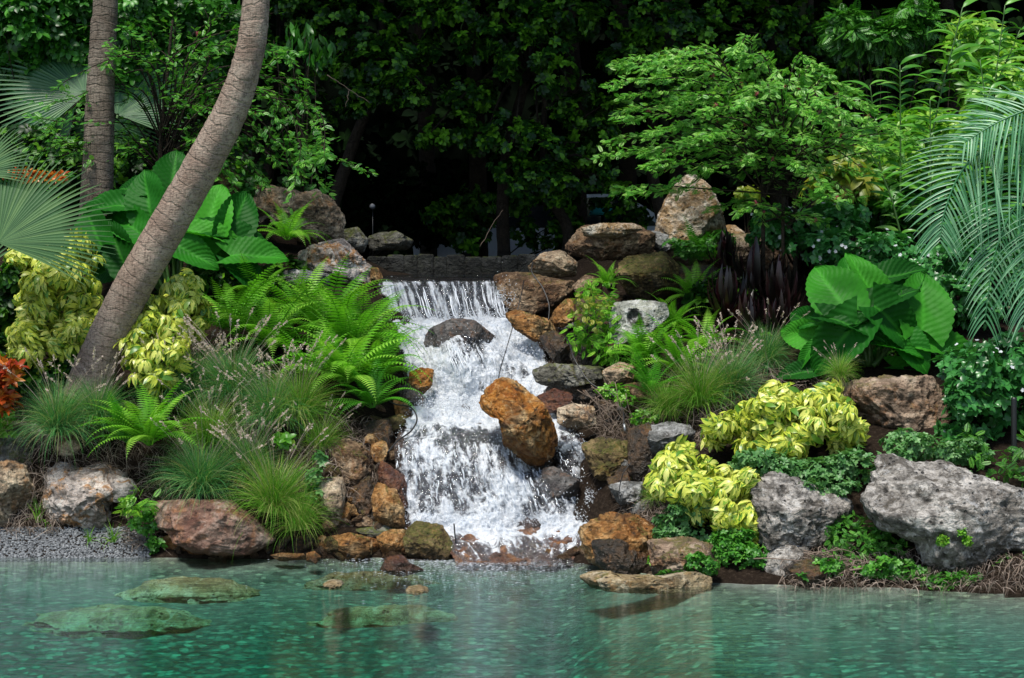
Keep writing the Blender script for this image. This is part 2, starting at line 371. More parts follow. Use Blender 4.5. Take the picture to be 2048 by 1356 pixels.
def pondwater():
    g = G('pond_water_surface'); p = g.n('NewGeometry').outputs['Position']
    a = g.noise(g.n('VectorMath', {0: p, 1: (5.0, 14.0, 1)}, operation='MULTIPLY').outputs[0], 1.0, 4, .6, .8)
    b = g.noise(g.n('VectorMath', {0: p, 1: (22, 60, 1)}, operation='MULTIPLY').outputs[0], 1.0, 3, .55, .5)
    c = g.noise(g.n('VectorMath', {0: p, 1: (.9, 2.2, 1)}, operation='MULTIPLY').outputs[0], 1.0, 2)
    h = g.math('ADD', g.math('ADD', a, g.math('MULTIPLY', b, .28)), g.math('MULTIPLY', c, 1.5))
    dd = g.n('VectorMath', {0: p, 1: (-.1, 15.3, 0)}, operation='DISTANCE').outputs['Value']
    nm = g.bump(h, g.math('ADD', .42, g.math('MULTIPLY', g.step(dd, 2.2, .3), .6)), .034)
    fr = g.n('Fresnel', {'IOR': 1.33, 'Normal': nm}).outputs[0]
    gl = g.n('BsdfAnisotropic', {'Color': (.9, .95, 1, 1), 'Roughness': .03, 'Normal': nm})
    tr = g.n('BsdfTransparent', {0: (.97, 1, .99, 1)})
    s = g.n('MixShader', {0: g.math('MULTIPLY', fr, 1.05, True), 1: tr.outputs[0], 2: gl.outputs[0]}).outputs[0]
    g.L.new(g.n('VolumeAbsorption', {'Color': (.03, .84, .79, 1), 'Density': .85}).outputs[0], g.out.inputs['Volume'])
    return g.done(s)
def falls(name, streak, wts, csc, gain, foamcol=(.90, .93, .97)):
    """moving water: attribute foam drives how white and opaque it is; lc.x across, lc.y metres along the flow"""
    g = G(name); at = g.n('Attribute', attribute_name='lc'); fo = g.n('Attribute', attribute_name='foam').outputs['Fac']
    ed = g.n('Attribute', attribute_name='edge').outputs['Fac']
    pos = g.n('NewGeometry').outputs['Position']
    s1 = g.noise(g.n('VectorMath', {0: at.outputs['Vector'], 1: (streak, 1.9, 1)}, operation='MULTIPLY').outputs[0], 1.0, 5, .62, .5)
    s2 = g.noise(g.n('VectorMath', {0: at.outputs['Vector'], 1: (streak*2.6, 7, 1)}, operation='MULTIPLY').outputs[0], 1.0, 3, .6)
    cell = g.noise(pos, csc, 5, .7, 1.0)
    s = g.math('ADD', g.math('ADD', g.math('MULTIPLY', s1, wts[0]), g.math('MULTIPLY', s2, wts[1])), g.math('MULTIPLY', cell, wts[2]))
    k = g.math('ADD', g.math('MULTIPLY', g.math('SUBTRACT', s, .5), gain), g.math('SUBTRACT', fo, .42))
    white = g.step(k, -.12, .22)
    sol = g.math('MULTIPLY', g.step(g.math('ADD', ed, g.math('MULTIPLY', g.math('SUBTRACT', s, .5), 1.6)), .12, .3), 1.0)
    nm = g.bump(g.math('ADD', g.math('ADD', g.math('MULTIPLY', s1, 1.2), g.math('MULTIPLY', s2, .5)), cell), .9, .035)
    fc = g.mix(g.step(cell, .36, .56), (.62, .69, .78), foamcol)  # bluish grey noise puts soft shading into the foam colour
    wb = g.n('BsdfPrincipled', {'Base Color': fc, 'Roughness': .35, 'Specular IOR Level': .5, 'Normal': nm})
    wt = g.n('MixShader', {0: .3, 1: wb.outputs[0], 2: g.n('BsdfTranslucent', {0: (.8, .87, .95, 1)}).outputs[0]})
    fr = g.n('Fresnel', {'IOR': 1.5, 'Normal': nm}).outputs[0]
    clear = g.n('MixShader', {0: g.math('ADD', fr, .08), 1: g.n('BsdfTransparent', {0: (.80, .82, .84, 1)}).outputs[0], 2: g.n('BsdfAnisotropic', {'Color': (.95, .97, 1, 1), 'Roughness': .12, 'Normal': nm}).outputs[0]})
    m1 = g.n('MixShader', {0: white, 1: clear.outputs[0], 2: wt.outputs[0]})
    return g.done(g.n('MixShader', {0: sol, 1: g.n('BsdfTransparent').outputs[0], 2: m1.outputs[0]}).outputs[0])
def dropmat():
    g = G('white_spray')
    b = g.n('BsdfPrincipled', {'Base Color': (.88, .92, .97, 1), 'Roughness': .2, 'Specular IOR Level': .6})
    t = g.n('BsdfTransparent', {0: (.9, .93, .97, 1)})
    return g.done(g.n('MixShader', {0: .72, 1: t.outputs[0], 2: b.outputs[0]}).outputs[0])
W_fall = falls('falling_water', 9.0, (.48, .19, .33), 11.0, 4.2); W_top = falls('thin_falling_water', 15.0, (.72, .22, .06), 20.0, 3.2); W_drop = dropmat()
L['far'] = leafmat('far_wood_leaf', [(.001, .003, .001), (.002, .007, .002), (.005, .016, .003)], .9, .0, spec=.05)  # near-black tones put the wood's deep shade into the colour
# ------------------------------------------------------------------ terrain
def col_profile(wl, rows, far):
    Y = waterY(wl)
    out = [(-24, -1.3), (9.5, -1.15), (Y-3.0, -.85), (Y-1.3, -.30), (Y-.35, -.13), (Y, -.02)]
    for r, y in rows: out.append((y, HC-(r-HZ)/F*y))
    return out+[(28, far), (60, far+1.0)]
cols = [
 (-6000, col_profile(1118, [(1060, 15.8), (1000, 16.0), (900, 16.3), (790, 16.9), (640, 17.8), (480, 19), (400, 21)], 3.3)),
 (-300, col_profile(1116, [(1060, 15.8), (1000, 16.0), (900, 16.3), (790, 16.9), (640, 17.8), (480, 19), (400, 21)], 3.3)),
 (250, col_profile(1116, [(1070, 15.7), (1000, 15.85), (900, 16.1), (790, 16.7), (640, 17.7), (500, 18.8), (420, 20.5)], 3.2)),
 (520, col_profile(1116, [(1080, 15.5), (1000, 15.7), (900, 16.0), (780, 16.6), (640, 17.6), (500, 18.8), (450, 20.5)], 3.0)),
 (690, col_profile(1118, [(1090, 15.45), (1020, 15.65), (900, 16.0), (800, 16.6), (650, 17.7), (540, 18.6), (490, 20.0)], 2.8)),
 (770, col_profile(1118, [(1095, 15.45), (1030, 15.75), (900, 16.15), (820, 16.8), (680, 17.7), (580, 18.4), (540, 20.0)], 2.15)),
 (850, col_profile(1121, [(1090, 15.65), (1060, 15.85), (900, 16.35), (845, 17.0), (700, 17.7), (585, 18.45), (556, 20.0)], 2.15)),
 (1000, col_profile(1121, [(1090, 15.65), (1060, 15.85), (900, 16.35), (845, 17.0), (700, 17.7), (585, 18.45), (556, 20.0)], 2.15)),
 (1120, col_profile(1121, [(1090, 15.6), (1060, 15.85), (920, 16.3), (845, 16.9), (720, 17.5), (620, 18.3), (540, 20.0)], 2.15)),
 (1230, col_profile(1140, [(1090, 15.1), (1040, 15.3), (920, 15.9), (840, 16.4), (700, 17.2), (560, 18.3), (490, 20.0)], 2.3)),
 (1400, col_profile(1168, [(1110, 14.3), (1040, 14.7), (940, 15.1), (840, 15.8), (700, 16.9), (560, 18.2), (480, 20.0)], 2.95)),
 (1700, col_profile(1175, [(1110, 14.1), (1020, 14.5), (920, 14.9), (820, 15.6), (700, 16.5), (560, 18.0), (470, 20.0)], 3.0)),
 (2060, col_profile(1192, [(1130, 13.7), (1040, 14.1), (940, 14.6), (840, 15.3), (720, 16.3), (580, 17.8), (460, 20.0)], 3.05)),
 (7000, col_profile(1200, [(1130, 13.7), (1040, 14.1), (940, 14.6), (840, 15.3), (720, 16.3), (580, 17.8), (460, 20.0)], 3.05)),
]
def build_terrain():
    pxs = np.array([c[0] for c in cols], float); prof = np.array([c[1] for c in cols], float)
    fine = np.concatenate([[-6000, -3000, -1200], np.arange(-500, 2600, 22), [3300, 4600, 7000]]).astype(float)
    sub = 9; K = prof.shape[1]; t = np.linspace(0, K-1, (K-1)*sub+1)
    rows = []
    for px in fine:
        pY = np.array([np.interp(px, pxs, prof[:, k, 0]) for k in range(K)]); pz = np.array([np.interp(px, pxs, prof[:, k, 1]) for k in range(K)])
        Y = np.interp(t, np.arange(K), pY); z = np.interp(t, np.arange(K), pz)
        X = (px-CX)/F*np.maximum(Y, 12)
        rows.append(np.stack([X, Y, z], 1))
    V = np.array(rows); a, b = V.shape[:2]; V = V.reshape(-1, 3)
    V[:, 1] += .10*fbm(V*np.array([1.6, .3, 0])+3, 4)*(np.abs(V[:, 2]) < .5)
    amp = np.where(V[:, 2] > .1, .05, .022)
    V[:, 2] += fbm(V*np.array([2.3, 2.3, .1]), 4)*amp
    Q = [(i*b+j, (i+1)*b+j, (i+1)*b+j+1, i*b+j+1) for i in range(a-1) for j in range(b-1)]
    return tmpl(V, Q)
TER = build_terrain()
bed_mask = TER[0][TER[1]][:, :, 2].max(1) < .005
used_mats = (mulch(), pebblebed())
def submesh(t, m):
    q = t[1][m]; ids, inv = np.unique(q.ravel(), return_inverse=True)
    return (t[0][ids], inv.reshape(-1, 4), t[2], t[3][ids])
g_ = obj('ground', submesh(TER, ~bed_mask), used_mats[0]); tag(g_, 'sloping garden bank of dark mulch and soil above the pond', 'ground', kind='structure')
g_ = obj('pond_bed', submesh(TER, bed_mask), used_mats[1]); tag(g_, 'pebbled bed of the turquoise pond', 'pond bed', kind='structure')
sheet = obj('ground', tmpl([(-400, -400, -1.6), (400, -400, -1.6), (400, 600, -1.6), (-400, 600, -1.6)], [(0, 1, 2, 3)]), used_mats[0])
tag(sheet, 'wide level ground reaching to the horizon', 'ground', kind='structure')
BVH = BVHTree.FromPolygons([tuple(v) for v in TER[0]], [tuple(q) for q in TER[1]])
def hit(px, py, back=0.0):
    d = Vector(((px-CX)/F, 1, -(py-HZ)/F)); l = d.length
    h = BVH.ray_cast(Vector((0, 0, HC)), d/l)
    if h[0] is None: return P(px, py, 22.0)
    p = np.array(h[0]); return p+np.array([0, back, 0])
def ground_z(x, y):
    h = BVH.ray_cast(Vector((x, y, 30)), Vector((0, 0, -1)))
    return h[0][2] if h[0] is not None else 0.0

# pond
def box(x0, x1, y0, y1, z0, z1):
    v = [(x, y, z) for z in (z0, z1) for y in (y0, y1) for x in (x0, x1)]
    return tmpl(v, [(0, 2, 3, 1), (4, 5, 7, 6), (0, 1, 5, 4), (1, 3, 7, 5), (3, 2, 6, 7), (2, 0, 4, 6)])
pw = obj('pond_water', box(-22, 22, -22, 16.4, -1.55, 0), pondwater(), smooth=False)
tag(pw, 'clear turquoise pond water with fine ripples below the waterfall', 'water', kind='structure')

# ------------------------------------------------------------------ rocks
def _ico(n):
    bm = bmesh.new(); bmesh.ops.create_icosphere(bm, subdivisions=n, radius=1)
    V = np.array([v.co[:] for v in bm.verts]); T = np.array([[v.index for v in f.verts] for f in bm.faces]); bm.free(); return V, T
ICO = {k: _ico(k) for k in (2, 4, 5, 6)}
def radial(poly, n=180):
    poly = np.array(poly, float)
    a = np.roll(poly, -1, 0); cr = poly[:, 0]*a[:, 1]-a[:, 0]*poly[:, 1]; A = cr.sum()/2
    c = ((poly+a)*cr[:, None]).sum(0)/(6*A)
    th = np.linspace(0, 2*np.pi, n, endpoint=False); R = np.zeros(n)
    for i, t in enumerate(th):
        d = np.array([math.cos(t), math.sin(t)]); best = 0
        for k in range(len(poly)):
            p, q = poly[k]-c, a[k]-c; e = q-p; den = d[0]*e[1]-d[1]*e[0]
            if abs(den) < 1e-9: continue
            s = (p[0]*e[1]-p[1]*e[0])/den; u = (p[0]*d[1]-p[1]*d[0])/den
            if s > 0 and -1e-6 <= u <= 1+1e-6: best = max(best, s)
        R[i] = best
    R = np.maximum(R, R.max()*.12); k = np.array([1, 2, 3, 2, 1])/9.; R = np.convolve(np.concatenate([R[-2:], R, R[:2]]), k, 'valid')
    return c, R
rock_n = [0]
def rock(poly, Y, mat, label, depth=.8, seed=None, rough=1.2, lv=5, group=None, name='rock', cat='rock', facets=11, box_=.72, holes=()):
    rock_n[0] += 1; seed = rock_n[0] if seed is None else seed; r = np.random.default_rng(seed*7+1)
    pg = np.array(poly, float)
    if mat != 'bright': pg = pg.mean(0)+(pg-pg.mean(0))*1.06
    sx, sy = np.ptp(pg[:, 0])/2, np.ptp(pg[:, 1])/2
    c, R = radial(pg/np.array([sx, sy])); c = c*np.array([sx, sy]); V, T = ICO[lv]; V = V.copy()
    th = np.arctan2(-V[:, 2], V[:, 0]) % (2*np.pi); TH = np.linspace(0, 2*np.pi, len(R)+1); RR = np.append(R, R[0])
    rho = np.sqrt(V[:, 0]**2+V[:, 2]**2); Rr = np.interp(th, TH, RR)
    rb = rho**box_; cen = P(c[0], c[1], Y); k = Y/F
    kx, kz = k*sx, k*sy; s = R.mean()*math.sqrt(kx*kz)
    dv = np.sign(V[:, 1])*np.abs(V[:, 1])**box_
    p = np.stack([np.cos(th)*rb*Rr*kx, dv*s*depth, -np.sin(th)*rb*Rr*kz], 1)
    for _ in range(facets):
        n = unit(np.array([r.normal()*.8, -abs(r.normal())-.3, r.normal()*.8+.35])); h = np.percentile(p@n, r.uniform(74, 92))
        over = np.maximum(0, p@n-h); p -= n*over[:, None]*.93
    nrm = unit(p/np.array([1, depth, 1]))
    o = r.random(3)*50; q = p/max(s, .12)
    d = .17*fbm(q*1.3+o, 3)+.11*fbm(q*2.6+o, 4, True)+.05*fbm(q*7+o, 4, True)+.03*fbm(q*15+o, 3)
    w = worley(q*4.2+o); d2 = -.16*np.maximum(0, .42-w)*np.clip(perlin(q*1.6+o+9)*3+.6, 0, 1)
    dd = (d+d2)*s*rough
    p = p+nrm*dd[:, None]
    # pull the outline back to the traced silhouette
    t2 = np.arctan2(-p[:, 2]/kz, p[:, 0]/kx) % (2*np.pi); r2 = np.sqrt((p[:, 0]/kx)**2+(p[:, 2]/kz)**2); nb = 72; bi = (t2/(2*np.pi)*nb).astype(int) % nb
    mx = np.zeros(nb); np.maximum.at(mx, bi, r2); want = np.interp((np.arange(nb)+.5)/nb*2*np.pi, TH, RR); fc = np.clip(want/np.maximum(mx, .05), .75, 1.5)
    fc = np.convolve(np.concatenate([fc[-1:], fc, fc[:1]]), [.2, .6, .2], 'valid'); ff_ = np.interp(t2, (np.arange(-1, nb+1)+.5)/nb*2*np.pi, np.concatenate([fc[-1:], fc, fc[:1]]))
    p[:, 0] *= ff_; p[:, 2] *= ff_
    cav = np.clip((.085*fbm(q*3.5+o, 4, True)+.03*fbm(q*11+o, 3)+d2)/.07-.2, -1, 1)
    for hx, hy, hr in holes:
        h0 = P(hx, hy, Y)-cen; ff = np.exp(-(((p[:, 0]-h0[0])**2+(p[:, 2]-h0[2])**2*.8)/M(hr, Y)**2)**1.5)*(p[:, 1] < 0)
        p[:, 1] += ff*s*.5; cav = cav-ff*2.2
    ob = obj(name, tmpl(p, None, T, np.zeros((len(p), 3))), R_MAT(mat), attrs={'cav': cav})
    ob.location = cen; tag(ob, label, cat, group); return ob
def R_MAT(m): return R[m] if isinstance(m, str) else m
def pl(s): v = [float(x) for x in s.replace(';', ' ').replace(',', ' ').split()]; return list(zip(v[::2], v[1::2]))

rock(pl('-90,940 0,925 40,932 62,985 55,1035 25,1085 -40,1090 -100,1050'), 15.75, 'tan', 'pitted tan boulder cut off by the left edge above the gravel', lv=6)
rock(pl('-40,850 0,842 60,850 95,870 92,915 45,945 -30,935'), 16.15, 'greymoss', 'mossy grey rock at the left edge below the orange shrub')
rock(pl('115,872 150,870 160,895 143,915 112,907'), 16.0, 'tan', 'small round tan stone under the blue-green grass', lv=4)
rock(pl('75,955 110,928 150,942 200,932 250,955 275,985 228,1000 225,1045 192,1075 120,1070 90,1040'), 15.8, 'lime', 'pinkish limestone boulder with orange stains above the gravel', lv=6, rough=1.15)
rock(pl('210,950 262,960 276,985 250,1005 215,1000'), 15.72, 'lime', 'limestone lump under the drooping fern tips', lv=4)
rock(pl('283,1030 305,1008 380,1000 460,1003 548,1078 500,1108 400,1104 345,1082 330,1062 288,1060'), 15.45, 'red', 'broad red-brown slab leaning out over the water', lv=6, facets=3, rough=.6, depth=.9)
rock(pl('318,1078 345,1072 420,1085 500,1100 480,1122 400,1124 330,1112'), 15.5, 'orange', 'pale undercut base stone below the red-brown slab', depth=.7)
rock(pl('628,1000 640,962 682,958 690,990 682,1045 658,1080 632,1050'), 15.6, 'tan', 'upright striated tan stone right of the arching grass')
rock(pl('640,895 690,880 738,898 748,955 705,990 660,960'), 15.9, 'brown', 'crumbling rusty rock on the left bank beside the fall')
rock(pl('690,960 735,950 765,990 770,1050 720,1060 690,1010'), 15.75, 'dark', 'black wet rock in the hollow left of the lower fall')
rock(pl('762,922 812,958 816,1012 800,1026 768,990 755,950'), 15.75, 'wetred', 'wet dark red block against the left side of the lower fall', facets=9)
rock(pl('752,968 790,980 806,1015 808,1056 752,1056 742,1000'), 15.6, 'orange', 'smooth orange-brown stone below the wet red block')
rock(pl('655,1100 650,1078 700,1066 762,1085 755,1118 690,1120'), 15.4, 'orange', 'low jagged orange rock leftmost on the shore by the fall', rough=1.4)
rock(pl('700,1060 745,1046 790,1058 780,1080 720,1082'), 15.55, 'greymoss', 'mossy flat rock behind the jagged orange shore rocks')
rock(pl('752,1075 775,1062 812,1062 816,1112 768,1118'), 15.38, 'orange', 'knobbly orange and cream shore rock between two others', rough=1.3, lv=6)
rock(pl('806,1072 830,1046 882,1053 912,1100 905,1118 816,1116'), 15.36, 'mossy', 'moss-topped orange shore rock next to the white foam', lv=6, rough=.9)
rock(pl('760,1142 773,1116 800,1111 818,1126 850,1143 800,1152'), 14.66, 'wetred', 'small wet red rock poking out of the pond in front of the fall')
rock(pl('540,1112 560,1106 606,1108 610,1120 560,1123'), 15.2, 'orange', 'flat orange stone at the waterline under the grass')
rock(pl('612,1108 628,1103 642,1116 632,1126 612,1124'), 15.1, 'orange', 'tiny orange stone at the waterline right of the grass', lv=4)
rock(pl('816,745 840,735 868,738 864,772 846,790 818,788'), 16.85, 'bright', 'squarish orange stone jutting into the upper cascade from the left')
rock(pl('795,775 822,768 848,795 842,820 815,822'), 16.8, 'wetgrey', 'dark wet stone under the squarish orange stone')
rock(pl('785,800 815,808 820,836 795,842'), 16.6, 'orange', 'orange stone above the mossy one left of the cascade', lv=4)
rock(pl('772,838 800,828 816,836 812,866 776,868'), 16.45, 'mossy', 'green mossed orange stone left of the middle pool')
rock(pl('720,850 775,838 790,880 770,925 725,915'), 16.3, 'dark', 'shadowed brown rock below the hanging ferns')
rock(pl('742,890 770,884 776,900 764,938 740,925'), 16.05, 'orange', 'rounded orange stone above the wet red block', lv=4)
rock(pl('465,372 520,365 580,378 610,385 628,374 662,400 684,435 680,465 648,486 600,484 540,440 480,420'), 19.0, 'tan', 'large pitted brown boulder at the top left of the fall', lv=6, rough=1.3)
rock(pl('418,345 445,333 478,350 482,385 430,392'), 19.2, 'mossy', 'mossy boulder behind the leaning trunk')
rock(pl('598,505 650,482 682,476 722,515 748,542 752,572 740,592 690,592 630,562 598,538'), 18.5, 'lime', 'pale limestone boulder with tan stains left of the upper fall', lv=6)
rock(pl('742,535 756,536 765,555 752,570 740,560'), 18.35, 'orange', 'small orange stone at the left end of the spillway', lv=4)
rock(pl('525,545 600,538 655,548 655,572 560,575'), 18.2, 'grey', 'flat pale slab under the limestone boulder')
rock(pl('676,460 715,455 735,480 725,505 685,500'), 19.8, 'greymoss', 'dim grey rock in the shade beside the pitted brown boulder', lv=4)
rock(pl('735,472 790,462 825,480 815,498 740,500'), 20.3, 'greymoss', 'low dim rock in the shade above the retaining wall', lv=4)
# middle
rock(pl('843,690 862,658 905,638 948,642 988,674 992,700 965,716 900,722 858,714'), 17.5, 'wetgrey', 'rounded grey rock with water sliding over it in mid cascade', lv=5, rough=.7, facets=3)
rock(pl('953,818 956,795 975,770 1000,754 1030,760 1060,785 1085,802 1105,838 1119,880 1114,908 1080,946 1050,934 1006,894 1000,850 985,832'), 15.88, 'bright', 'big rust-orange boulder standing in the middle of the waterfall', lv=6, rough=1.1, facets=7, depth=.8, box_=.85)
rock(pl('1085,940 1110,936 1158,962 1155,992 1125,1016 1085,1000'), 15.85, 'wetgrey', 'wet grey rock showing at the right of the lower fall', rough=.6)
rock(pl('1030,905 1075,890 1112,915 1108,950 1060,955 1035,935'), 16.2, 'dark', 'black wet rock propping the rust-orange boulder')
# right of the falls
rock(pl('988,552 1010,545 1060,545 1100,556 1146,562 1150,590 1110,612 1060,630 1015,615 998,580'), 18.1, 'brown', 'overhanging ledge rock at the right end of the upper fall', lv=6, rough=.8)
rock(pl('1058,532 1085,506 1122,500 1155,525 1150,552 1100,556 1062,550'), 18.25, 'tan', 'grey-tan stone stacked on the overhanging ledge rock')
rock(pl('1133,492 1165,452 1230,446 1272,448 1308,470 1304,502 1260,518 1190,520 1140,508'), 18.4, 'brown', 'flat orange-brown boulder on top of the right stack', lv=6, rough=1.1)
rock(pl('1165,456 1200,447 1268,446 1285,458 1230,476 1172,472'), 18.2, 'peak', 'pale golden cap on the flat orange-brown boulder', rough=.7)
rock(pl('1288,462 1345,464 1345,495 1322,508 1300,490'), 18.5, 'grey', 'grey wedge stone right of the flat topmost boulder')
rock(pl('1308,478 1320,425 1345,378 1370,352 1392,350 1418,375 1440,415 1456,478 1400,498 1340,495'), 18.7, 'peak', 'tall pointed golden boulder under the feathery tree', lv=6, rough=.9, facets=4, box_=.9)
rock(pl('1290,478 1400,470 1500,465 1560,500 1530,545 1400,550 1300,520'), 18.7, 'browntan', 'wide mossy rock base carrying the pointed boulder', rough=1.0)
rock(pl('1330,540 1420,530 1480,560 1470,620 1380,640 1335,600'), 18.0, 'dark', 'shadowed rock among the right ferns')
rock(pl('1405,460 1470,448 1520,488 1490,512 1400,505'), 19.0, 'peak', 'low golden rock right of the pointed boulder')
rock(pl('1232,545 1250,515 1330,503 1360,530 1355,582 1300,604 1258,588'), 17.8, 'mossy', 'round mossy boulder under the flat topmost one', lv=6)
rock(pl('1145,572 1170,550 1205,558 1204,585 1160,598'), 18.0, 'brown', 'brown stone wedged left of the round mossy boulder')
rock(pl('1010,628 1035,620 1100,640 1112,662 1070,684 1030,658'), 17.4, 'orange', 'wet orange stone low beside the upper foam')
rock(pl('1095,650 1110,620 1132,598 1156,602 1150,640 1125,655'), 17.6, 'orange', 'upright orange stone below the ledge')
rock(pl('1078,672 1110,662 1150,690 1150,725 1120,735 1095,705'), 17.15, 'dark', 'wet black-brown rock at the right edge of the cascade')
rock(pl('1130,690 1180,680 1215,705 1205,735 1150,735'), 17.1, 'dark', 'dark rock hidden under the wispy weeds')
rock(pl('1150,600 1215,590 1225,640 1200,700 1150,690'), 17.5, 'dark', 'shadowed rock behind the weeds right of the cascade')
rock(pl('1000,600 1060,610 1150,600 1220,590 1220,640 1100,650 1020,640'), 18.3, 'dark', 'black cavity rock under the overhanging ledge', lv=4)
wr = rock(pl('1221,640 1232,606 1280,601 1332,606 1338,632 1300,665 1262,688 1226,686'), 16.9, 'white', 'whitish limestone with a dark hole in its face', lv=6, rough=.7, holes=((1268, 635, 13), (1278, 648, 7)))
rock(pl('1066,742 1100,727 1150,730 1205,735 1215,758 1150,772 1120,782 1075,765'), 16.7, 'greymoss', 'long grey rock with yellow moss overhanging the cascade', lv=6)
rock(pl('1072,795 1108,778 1145,788 1140,822 1090,826'), 16.5, 'wetred', 'wet red-brown stone beneath the long mossy rock')
rock(pl('1130,765 1200,760 1220,800 1180,815 1140,800'), 16.7, 'dark', 'black rock in the gap under the long mossy rock')
rock(pl('1116,818 1145,808 1188,814 1192,850 1150,862 1116,846'), 16.2, 'tan', 'egg-shaped speckled stone beside the side channel')
rock(pl('1206,742 1240,725 1275,730 1262,770 1215,782'), 16.5, 'tan', 'tan stone half under the ferns right of the cascade')
rock(pl('1250,770 1290,765 1320,800 1290,835 1255,820'), 16.3, 'brown', 'brown rock under the fern fronds above the twigs')
rock(pl('1163,892 1200,878 1258,884 1262,940 1222,975 1188,952'), 15.75, 'mossy', 'mossy orange-brown rock right of the side stream', lv=6)
rock(pl('1215,960 1262,940 1275,975 1255,1012 1228,1002'), 15.5, 'dark', 'dark wet rock below the mossy one by the side stream')
rock(pl('1258,862 1298,848 1318,870 1310,960 1275,985 1256,950'), 15.5, 'dark', 'tall dark rock left of the yellow shrub')
rock(pl('1290,858 1340,846 1392,856 1385,900 1330,925 1300,910'), 15.45, 'grey', 'rugged grey rock behind the lower yellow shrub', rough=1.2)
rock(pl('1218,972 1250,964 1287,966 1284,998 1240,1012'), 15.25, 'grey', 'small grey flat stone above the orange bank slab')
rock(pl('1160,1062 1215,1028 1275,1034 1330,1070 1360,1120 1310,1156 1230,1146 1178,1125'), 14.7, 'orange', 'large orange-tan bank slab right of the foot of the fall', lv=6, rough=1.1)
rock(pl('1185,1085 1240,1080 1290,1110 1300,1150 1230,1152 1195,1130'), 14.5, 'dark', 'dark mossy undercut face beneath the orange-tan bank slab')
rock(pl('1300,1085 1380,1078 1432,1095 1445,1155 1380,1164 1310,1156'), 14.1, 'browntan', 'rusty mossy rock under the ground cover at the water', lv=6, rough=1.1)
rock(pl('1163,1156 1195,1143 1260,1152 1330,1152 1385,1143 1420,1158 1418,1180 1330,1186 1190,1180'), 13.85, 'awash', 'long low golden rock lying at the surface of the pond', lv=6, facets=2, depth=.7)
rock(pl('1505,985 1535,955 1560,948 1620,968 1706,1003 1712,1030 1655,1082 1595,1098 1525,1092'), 14.25, 'greybig', 'grey speckled boulder right of the lower yellow shrub', lv=6)
rock(pl('1530,1108 1560,1094 1622,1094 1626,1116 1575,1140 1560,1168 1510,1170'), 14.05, 'greybig', 'pale ragged rock foot under the grey speckled boulder')
rock(pl('1732,1000 1765,950 1780,905 1800,905 1830,935 1900,928 1970,958 2060,985 2130,1000 2130,1050 2040,1085 1950,1130 1880,1148 1838,1120 1830,1080 1760,1055'), 14.0, 'greybig', 'huge pale grey boulder filling the lower right corner', lv=6, rough=.9, depth=.7, facets=5)
rock(pl('1690,775 1755,756 1860,753 1896,795 1908,850 1893,890 1800,895 1740,880 1700,830'), 15.4, 'browntan', 'large square mossy boulder under the elephant ear leaves', lv=6, facets=9)
rock(pl('1570,1140 1620,1120 1660,1140 1655,1172 1590,1172'), 13.85, 'dark', 'added black rock standing for the dark hollow beside the pale ragged rock foot')  # dark stone added where the bank only has a shaded hollow
# rubble wedged between the traced boulders
RM = []
for i, mt in enumerate(['orange', 'brown', 'tan', 'dark', 'mossy', 'grey']):
    a = np.linspace(0, 2*np.pi, 9)[:-1]; q = [(math.cos(x)*50*rng.uniform(.75, 1.1)+1000, math.sin(x)*36*rng.uniform(.75, 1.1)+700) for x in a]
    o = rock(q, 16, mt, 'x', lv=4); RM.append(o.data); bpy.data.objects.remove(o)
def rubble(regions, n, mats, label, group):
    for i in range(n):
        x0, x1, y0, y1 = regions[rng.integers(len(regions))]; p = hit(rng.uniform(x0, x1), rng.uniform(y0, y1)); o = bpy.data.objects.new('stone', RM[mats[rng.integers(len(mats))]]); COL.objects.link(o)
        o.location = p; s = rng.uniform(.25, .62) if group[-4:] != 'line' else rng.uniform(.15, .4); o.scale = (s, s*rng.uniform(.7, 1.1), s*rng.uniform(.5, .9)); o.rotation_euler = (rng.normal()*.4, rng.normal()*.5, rng.random()*6.28); tag(o, label, 'stone', group)
rubble([(650, 800, 880, 1100), (740, 820, 780, 900), (560, 800, 1085, 1118), (660, 760, 930, 1080)], 60, [0, 1, 1, 3, 4], 'small stone wedged in the rusty rubble left of the lower fall', 'small stones wedged left of the fall')
rubble([(1130, 1300, 600, 760), (1170, 1280, 760, 900), (1245, 1300, 900, 1040), (1060, 1240, 560, 620)], 64, [1, 2, 3, 3, 4, 5], 'small stone wedged between the boulders right of the fall', 'small stones wedged right of the fall')
rubble([(915, 1190, 1098, 1120)], 16, [0, 1, 4], 'small wet stone on the lip of the flat slab at the foot of the fall', 'small stones on the lip at the foot of the fall')
rubble([(1290, 1440, 1060, 1165), (330, 620, 1090, 1118)], 40, [1, 2, 3, 3], 'small stone lying along the waterline of the bank', 'small stones along the waterline')
